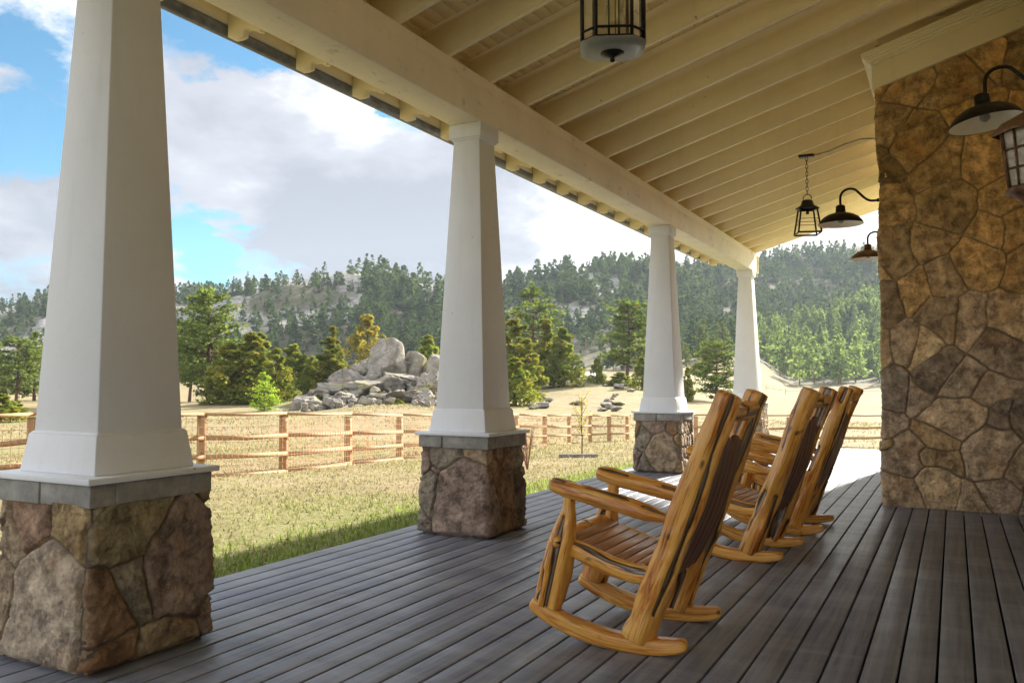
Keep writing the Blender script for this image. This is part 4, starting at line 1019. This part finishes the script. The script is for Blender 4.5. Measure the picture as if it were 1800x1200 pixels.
# ------------------------------------------------------------------ boulders
def m_granite():
    t = NT('lichen_granite'); p = t.pos(); n1 = t.noise(p, .9, 7, .65); n2 = t.noise(p, 4, 6, .7); n3 = t.noise(p, .55, 4, .6)
    c = t.mix(t.rng(n1, .36, .64), (.17, .152, .125), (.36, .33, .28)); c = t.mix(t.rng(n2, .56, .70, 0, .6), c, (.13, .125, .115))
    vo = t.n('ShaderNodeTexVoronoi', feature='DISTANCE_TO_EDGE'); t.l(t.vmath('ADD', p, t.vmath('MULTIPLY', t.n('ShaderNodeTexNoise').outputs['Color'], (.0, .0, .0))), vo.inputs['Vector']); vo.inputs['Scale'].default_value = .8
    c = t.mix(t.rng(vo.outputs[0], .03, .0, 0, .7), c, (.06, .055, .05)); c = t.mix(t.rng(n3, .55, .64, 0, .6), c, (.32, .30, .11)); n4 = t.noise(p, .8, 3); c = t.mix(t.rng(n4, .62, .70, 0, .5), c, (.30, .17, .13))
    t.bsdf(c, .9, .2, normal=t.bump(t.math('ADD', n1, n2), .8, .15)); return t.m
M['granite'] = m_granite()
import bmesh
def boulder_mesh(seed, sub=4):
    bm = bmesh.new(); bmesh.ops.create_icosphere(bm, subdivisions=sub, radius=1.0); V = np.array([v.co[:] for v in bm.verts]); F = np.array([[v.index for v in f.verts] for f in bm.faces]); bm.free()
    rg = np.random.default_rng(seed)
    for k in range(14):
        d = rg.normal(size=3); d /= np.linalg.norm(d); lim = rg.uniform(.42, .82); t = V@d; V = V-np.maximum(t-lim, 0)[:, None]*d*.98
    V = V*(1+.10*fbm(V*1.6, seed, 3)+.07*fbm(V*4, seed+3, 4)-.05*np.abs(fbm(V*7, seed+9, 3)))[:, None]
    V = V/np.abs(V).max(0)
    o = mk('boulder', V, F, M['granite'], None, False); me = o.data; bpy.data.objects.remove(o); return me
BM = [boulder_mesh(100+i) for i in range(7)]
def ledge_mesh(seed):
    bm = bmesh.new(); bmesh.ops.create_icosphere(bm, subdivisions=5, radius=1.0); V = np.array([v.co[:] for v in bm.verts]); F = np.array([[v.index for v in f.verts] for f in bm.faces]); bm.free()
    r_ = np.random.default_rng(seed)
    for k in range(9):
        d = r_.normal(size=3); d /= np.linalg.norm(d); lim = r_.uniform(.45, .8); t = V@d; V = V-np.maximum(t-lim, 0)[:, None]*d
    q = V*np.array([1.3, 1.3, 2.0]); st = np.floor(fbm(q*1.4, seed, 3)*7)/7     # blocky joints
    V = V*(1+.30*st+.10*fbm(V*3, seed+1, 4)-.16*np.exp(-(np.abs(fbm(V*2.2, seed+5, 3))/.03)**2))[:, None]; V = V/np.abs(V).max(0)
    o = mk('boulder', V, F, M['granite'], None, False); me = o.data; bpy.data.objects.remove(o); return me
BM += [ledge_mesh(200+i) for i in range(4)]
def boulder(u, D, wpx, hpx, label, group, lift=0.0, k=None, rz=None, tilt=(0, 0)):
    x, y, z = place(u, D); me = BM[random.randrange(7) if k is None else k]; o = bpy.data.objects.new('boulder', me); COL.objects.link(o)
    w = wpx*D/FPX/2; h = hpx*D/FPX/2; o.scale = (w, w*random.uniform(.8, 1.1), h); o.location = (x, y, z+h*.72+lift*D/FPX); o.rotation_euler = (tilt[0], tilt[1], random.uniform(0, 6) if rz is None else rz)
    tag(o, label, 'boulder', group); return o
OG = 'boulders of the rock outcrop'
def upto(u, D, ybase): # lift in px so the foot shows at row ybase
    x, y, z = place(u, D); return (YH-(z-H)/D*FPX)-ybase
for (u_, D_, yb, w_, h_, lb) in ((690, 90, 692, 84, 104, 'huge pale boulder with yellow lichen crowning the rock outcrop'), (646, 92, 690, 86, 78, 'big sloping boulder leaning on the left of the crowning boulder'), (607, 93, 692, 76, 52, 'flat grey boulder on the outcrop beside the leaning juniper'),
    (733, 91, 676, 50, 66, 'round boulder perched right of the crowning boulder'), (762, 90, 690, 46, 76, 'upright boulder next to the second column, right end of the outcrop'), (655, 88, 692, 34, 52, 'rounded upright boulder in front of the big sloping boulder'), (690, 87, 712, 66, 40, 'boulder lying directly beneath the crowning boulder'), (645, 84, 722, 60, 44, 'boulder with a rusty stain low at the middle of the outcrop')):
    boulder(u_, D_, w_, h_, lb, OG, upto(u_, D_, yb-h_*.1))
for i, (u_, D_, w_, h_) in enumerate(((545, 80, 60, 30), (580, 84, 70, 44), (612, 86, 76, 52), (640, 82, 74, 40), (675, 84, 84, 44), (715, 86, 80, 52), (755, 84, 66, 60), (600, 78, 60, 28), (660, 77, 70, 30), (705, 78, 70, 32), (745, 78, 60, 34), (560, 76, 50, 22), (630, 90, 80, 60), (720, 92, 70, 70))):
    boulder(u_, D_, w_, h_, 'cracked grey ledge forming the body of the rock outcrop', OG, -h_*.12, 7+i % 4, None, (random.uniform(-.25, .25), random.uniform(-.25, .25)))
rr = random.Random(8)
for i in range(170):
    u_ = rr.uniform(512, 775); D_ = rr.uniform(70, 70+26*min(1, (u_-480)/120)); yb = 733-(D_-70)*2.1; wd = rr.choice([rr.uniform(7, 15), rr.uniform(10, 22), rr.uniform(14, 30)]); boulder(u_, D_, wd, wd*rr.uniform(.6, 1.05), 'grey granite boulder among the tumbled lower rocks of the outcrop', OG, 0, None, None, (rr.uniform(-.5, .5), rr.uniform(-.5, .5)))
for u_, D_, w_, h_ in ((560, 82, 16, 14), (604, 79, 20, 13), (636, 77, 18, 12), (668, 80, 22, 14), (716, 78, 18, 16), (741, 83, 20, 24), (590, 87, 18, 16), (700, 75, 24, 12), (540, 76, 22, 16)):
    tree('junC', u_, D_, h_, w_, 'low green shrub growing between the boulders of the outcrop', 'shrub', 'shrub', group='shrubs among the outcrop boulders')
KG = 'rocks on the grassy knoll'
for i in range(26):
    u_ = rr.choice([rr.uniform(925, 960), rr.uniform(960, 1060), rr.uniform(1050, 1118), rr.uniform(1060, 1118)]); D_ = rr.uniform(72, 128); wd = rr.uniform(9, 26)*(85/D_)
    boulder(u_, D_, wd*1.15, wd*.6, 'grey rock in the dry grass of the knoll', KG)
for i in range(10):
    u_ = rr.uniform(400, 1090); D_ = rr.uniform(26, 52); boulder(u_, D_, rr.uniform(9, 22)*20/D_, rr.uniform(5, 10)*20/D_, 'small flat rock lying in the dry meadow beyond the fence', 'small rocks in the meadow')
# far pale roof glimpsed past the knoll
x, y, z = place(1020, 240); bz = H+(YH-657)/FPX*240
t = thing('barn', 'long low pale roofed barn just visible past the knoll', 'barn', (x, y, bz-3.2), YAW+.12)
b = MB(); b.box(-4.2, 4.2, -3, 3, -3.5, 2.4); b.build('wall', M['siding'], t)
b = MB(); b.add([(-4.6, -3.5, 2.35), (4.6, -3.5, 2.35), (4.6, 0, 3.9), (-4.6, 0, 3.9), (-4.6, 3.5, 2.35), (4.6, 3.5, 2.35), (-4.6, -3.5, 2.2), (4.6, -3.5, 2.2), (-4.6, 3.5, 2.2), (4.6, 3.5, 2.2)], [(0, 1, 2, 3), (3, 2, 5, 4), (6, 7, 1, 0), (8, 9, 5, 4)[::-1], (0, 3, 4, 8, 6), (1, 7, 9, 5, 2), (6, 8, 9, 7)])
b.build('roof', m_simple('metal_roof', (.62, .64, .66), .4, .0, .5), t)

# ------------------------------------------------------------------ yard: sapling, planter timber, twigs, grass
x, y, z = place(1022, 24.0); t = thing('sapling', 'young bare sapling with a few yellow leaves in the yard, staked behind a timber edge', 'tree', (x, y, z))
tb = MB(); rr = random.Random(4); tips = []
tb.tube([(0, 0, -.1), (.01, .01, .5), (-.02, 0, 1.0), (0, .01, 1.65)], [.02, .017, .012, .005], 7)
for i in range(15):
    z0 = .45+i*.075; a = rr.uniform(0, 6.3); L = rr.uniform(.35, .62)*(1.15-.4*abs(i-6)/9); p1 = (math.cos(a)*L*.5, math.sin(a)*L*.5, z0+L*.75)
    tb.tube([(0, 0, z0), (p1[0]*.55, p1[1]*.55, z0+L*.35), p1], [.008, .006, .003], 5, False)
    for k in range(14):
        f = rr.uniform(.3, 1.15); tips.append((p1[0]*f+rr.gauss(0, .05), p1[1]*f+rr.gauss(0, .05), z0+(p1[2]-z0)*f+rr.gauss(0, .05)))
tb.build('trunk', M['bark'], t)
V, F = quads(np.array(tips), np.full(len(tips), .06), np.random.default_rng(3), 1.6, .2)
o = mk('crown', V, F, M['gold'], t, False, {'tint': np.tile([.9, .0, 0], (len(V), 1))})
x, y, z = place(1016, 22.4); b = MB(); b.box(-.52, .52, -.06, .06, -.05, .10); o = b.build('planter_timber', m_simple('grey_timber', (.22, .19, .16), .9), None); bevel(o, .01); o.location = (x, y, z); o.rotation_euler = (0, 0, YAW+.04)
tag(o, 'grey timber lying on the grass in front of the sapling', 'timber')
x, y, z = place(927, 17.0); t = thing('bare_shrub', 'leafless reddish shrub with thin twigs right of the second column', 'shrub', (x, y, z)); b = MB()
for i in range(16):
    a = rr.uniform(0, 6.3); L = rr.uniform(.5, .95); px_, py_ = math.cos(a)*L*.35, math.sin(a)*L*.35
    b.tube([(0, 0, -.05), (px_*.5, py_*.5, L*.6), (px_, py_, L)], [.009, .007, .003], 4, False)
    for k in range(3): q = rr.uniform(.4, .9); b.tube([(px_*q, py_*q, L*q), (px_*q+rr.gauss(0, .12), py_*q+rr.gauss(0, .12), L*q+.2)], [.005, .002], 3, False)
b.build('twigs', m_simple('red_twig', (.28, .12, .08), .8), t)

def grass():
    rg = np.random.default_rng(17)
    def sample(n, x0, x1, y0, y1): return rg.uniform(x0, x1, n), rg.uniform(y0, y1, n)
    X = []; Y = []; Hh = []; G = []
    # lush strip against the deck
    x, y = sample(52000, -6.2, -4.29, .5, 17.2); k = rg.random(len(x)) < np.exp(-(-4.29-x)/.75); x, y = x[k], y[k]; X.append(x); Y.append(y); Hh.append(rg.uniform(.04, .11, len(x))); G.append(np.clip(rg.normal(.85, .15, len(x)), 0, 1))
    # lawn, denser near
    x, y = sample(520000, -24, -4.3, 2.0, 30.0); P = np.stack([x, y, 0*x], 1); D = np.hypot(x, y); k = rg.random(len(x)) < np.clip(6.5/D, 0, 1)**1.5*np.clip(.78+.8*fbm(P/1.1, 44, 4), .25, 1); x, y, P, D = x[k], y[k], P[k], D[k]
    g = np.clip(1.2*np.exp(-(-4.3-x)/1.1)+.45*fbm(P/2.2, 21, 4)+.02+rg.normal(0, .15, len(x)), 0, 1); X.append(x); Y.append(y); Hh.append(rg.uniform(.014, .042, len(x))*(1+1.1*g)*(1+D/60)); G.append(g)
    # taller tawny tufts past the fence
    x, y = sample(60000, -55, 25, 18, 62); D = np.hypot(x, y); P = np.stack([x, y, 0*x], 1); k = rg.random(len(x)) < np.clip(.4+1.3*fbm(P/3.0, 46, 4), 0, 1)*(y > 17.3); x, y = x[k], y[k]; X.append(x); Y.append(y); Hh.append(rg.uniform(.06, .17, len(x))); G.append(np.clip(rg.normal(.12, .12, len(x)), 0, 1))
    x = np.concatenate(X); y = np.concatenate(Y); h = np.concatenate(Hh); g = np.concatenate(G)
    ok = ~((x > DECK_X0-.03) & (y < DECK_Y1+.03)); x, y, h, g = x[ok], y[ok], h[ok], g[ok]; z = ground(x, y)-.01; n = len(x)
    a = rg.uniform(0, 2*PI, n); w = (.0045+.0009*np.hypot(x, y))*rg.uniform(.7, 1.3, n); dx, dy = np.cos(a)*w, np.sin(a)*w; lx, ly = rg.normal(0, .4, n)*h, rg.normal(0, .4, n)*h
    V = np.stack([np.stack([x-dx, y-dy, z], 1), np.stack([x+dx, y+dy, z], 1), np.stack([x+lx, y+ly, z+h], 1)], 1).reshape(-1, 3)
    gg = np.repeat(g, 3); vv = np.repeat(rg.uniform(0, 1, n), 3)
    t = NT('grass_blades'); sc = t.n('ShaderNodeSeparateColor'); t.l(t.attr('tint'), sc.inputs[0])
    dry = t.mix(sc.outputs[1], (.22, .17, .09), (.46, .39, .24)); gr = t.mix(sc.outputs[1], (.13, .21, .03), (.30, .41, .075)); c = t.mix(sc.outputs[0], dry, gr)
    bs = t.bsdf(c, .7, .2, finish=False); tr = t.n('ShaderNodeBsdfTranslucent'); t.l(c, tr.inputs[0]); mx = t.n('ShaderNodeMixShader'); mx.inputs[0].default_value = .4
    t.l(bs.outputs[0], mx.inputs[1]); t.l(tr.outputs[0], mx.inputs[2]); t.l(mx.outputs[0], t.out.inputs[0])
    o = mk('grass', V, np.arange(3*n).reshape(n, 3), t.m, None, False, {'tint': np.stack([gg, vv, vv*0], 1)}); tag(o, 'dry yellow yard grass with a green strip along the deck', 'grass', kind='stuff'); print('grass', n)
grass()

# ------------------------------------------------------------------ light, sky
SUN_AZ, SUN_EL = math.radians(8.5), math.radians(26.5)
sv = Vector((math.sin(SUN_AZ)*math.cos(SUN_EL), math.cos(SUN_AZ)*math.cos(SUN_EL), math.sin(SUN_EL)))
sl = bpy.data.lights.new('sun', 'SUN'); sl.energy = 3.8; sl.angle = math.radians(1.6); sl.color = (1, .92, .80)
so = bpy.data.objects.new('sun', sl); COL.objects.link(so); so.rotation_euler = sv.to_track_quat('Z', 'Y').to_euler()

def pixdir(px, py):
    fw = Vector((-math.sin(YAW)*math.cos(PIT), math.cos(YAW)*math.cos(PIT), math.sin(PIT))); r = Vector((math.cos(YAW), math.sin(YAW), 0)); u = r.cross(fw)
    return (fw+r*(px-900)/FPX+u*(600-py)/FPX).normalized()
world = bpy.data.worlds.new('World'); scn.world = world; world.use_nodes = True
class WT(NT):
    def __init__(s): s.t = world.node_tree; s.t.nodes.clear(); s.out = s.n('ShaderNodeOutputWorld')
w = WT(); d = w.n('ShaderNodeTexCoord').outputs['Generated']
sky = w.n('ShaderNodeTexSky', sky_type='NISHITA'); sky.sun_disc = False; sky.sun_elevation = SUN_EL; sky.sun_rotation = SUN_AZ; sky.altitude = 1800; sky.dust_density = .4
sx = w.n('ShaderNodeSeparateXYZ'); w.l(d, sx.inputs[0])
iz = w.math('DIVIDE', 1.0, w.math('ADD', w.math('MAXIMUM', sx.outputs[2], 0.0), .42))
pv = w.n('ShaderNodeVectorMath', operation='SCALE'); w.l(d, pv.inputs[0]); w.l(iz, pv.inputs['Scale'])
cv = w.map(pv.outputs[0], (1, 1, 1.7), (2.3, .7, .4))
n1 = w.noise(cv, 2.6, 12, .58, .35); n2 = w.noise(w.map(cv, (1, 1, 1), (5, 2, 1)), 2.1, 9, .55, .25); n3 = w.noise(cv, 9, 8, .6)
cover = w.math('ADD', w.math('ADD', w.math('MULTIPLY', n1, 1.0), w.math('MULTIPLY', n3, .26)), .06)
wn = w.n('ShaderNodeTexNoise'); w.l(cv, wn.inputs['Vector']); wn.inputs['Scale'].default_value = 5.5; wn.inputs['Detail'].default_value = 7; wn.inputs['Roughness'].default_value = .62
wo_ = w.n('ShaderNodeVectorMath', operation='MULTIPLY_ADD'); w.l(wn.outputs['Color'], wo_.inputs[0]); wo_.inputs[1].default_value = (.22, .22, .16); wo_.inputs[2].default_value = (-.11, -.11, -.08)
dw = w.vmath('NORMALIZE', w.vmath('ADD', d, wo_.outputs[0]))
for (px, py, rad, amp) in ((30, 20, .05, .22), (70, 190, .06, .27), (20, 290, .05, .16), (360, 10, .075, .38), (440, 40, .05, .22), (335, 440, .042, .28), (390, 478, .032, .22), (470, 478, .04, .22), (555, 158, .022, .22), (690, 200, .030, .25), (665, 170, .02, .2), (30, 510, .05, .20), (330, 350, .05, .16)):
    dt = w.vmath('DOT_PRODUCT', dw, tuple(pixdir(px, py))); m = w.rng(dt, math.cos(rad*1.45), math.cos(rad*.3), 0, amp*1.6); cover = w.math('SUBTRACT', cover, m)
mask = w.rng(cover, .20, .44)
shade = w.math('ADD', w.math('MULTIPLY', n2, .66), w.math('MULTIPLY', w.math('ADD', n1, w.math('MULTIPLY', n3, .75)), .26))
for (px, py, rad, amp) in ((700, 330, .12, .11), (930, 400, .07, .12), (400, 320, .09, .10), (620, 420, .10, .10), (440, 140, .06, .10), (30, 230, .05, .08), (30, 440, .08, .09), (60, 330, .06, .08)):
    dt = w.vmath('DOT_PRODUCT', dw, tuple(pixdir(px, py))); shade = w.math('ADD', shade, w.rng(dt, math.cos(rad*1.6), math.cos(rad*.2), 0, amp))
for (px, py, rad, amp) in ((1040, 430, .10, .25), (450, 240, .08, .08), (640, 240, .07, .10), (60, 60, .05, .06), (1600, 430, .2, .3)):
    dt = w.vmath('DOT_PRODUCT', dw, tuple(pixdir(px, py))); shade = w.math('SUBTRACT', shade, w.rng(dt, math.cos(rad*1.6), math.cos(rad*.2), 0, amp))
ccol = w.ramp(shade, [(.40, (1.0, .985, .96)), (.50, (.74, .755, .78)), (.58, (.50, .52, .58)), (.72, (.34, .365, .43))])
cs = w.n('ShaderNodeVectorMath', operation='SCALE'); w.l(ccol, cs.inputs[0]); cs.inputs['Scale'].default_value = 3.6
blue = w.mix(1.0, sky.outputs[0], (.23, .43, .46), 'MULTIPLY')
mixc = w.mix(mask, blue, cs.outputs[0])
vd = w.vmath('DOT_PRODUCT', d, tuple(pixdir(760, 420))); gain = w.rng(vd, .25, .8, 1.45, .86)  # sky brightened outside the view as added fill light
gs = w.n('ShaderNodeVectorMath', operation='SCALE'); w.l(mixc, gs.inputs[0]); w.l(gain, gs.inputs['Scale']); mixc = gs.outputs[0]
bg = w.n('ShaderNodeBackground'); w.l(mixc, bg.inputs[0]); bg.inputs[1].default_value = .10; w.l(bg.outputs[0], w.out.inputs[0])

# ------------------------------------------------------------------ render settings
def haze():
    t = NT('valley_haze'); v = t.n('ShaderNodeVolumePrincipled'); v.inputs['Color'].default_value = (.72, .86, 1.0, 1); v.inputs['Density'].default_value = .00011; v.inputs['Anisotropy'].default_value = .25
    t.l(v.outputs[0], t.out.inputs['Volume'])
    b = MB(); b.box(-930, 930, -930, 930, -75, 190); o = b.build('haze', t.m); tag(o, 'thin blue valley haze', 'haze', kind='stuff')
haze()
scn.render.engine = 'CYCLES'
scn.view_settings.view_transform = 'Standard'; scn.view_settings.look = 'None'; scn.view_settings.exposure = 2.22; scn.view_settings.gamma = 1.0
scn.cycles.use_denoising = True
scn.cycles.max_bounces = 10; scn.cycles.diffuse_bounces = 8; scn.cycles.glossy_bounces = 3; scn.cycles.transparent_max_bounces = 12; scn.cycles.transmission_bounces = 4
scn.cycles.volume_bounces = 1
scn.cycles.sample_clamp_indirect = 8; scn.cycles.caustics_reflective = False; scn.cycles.caustics_refractive = False
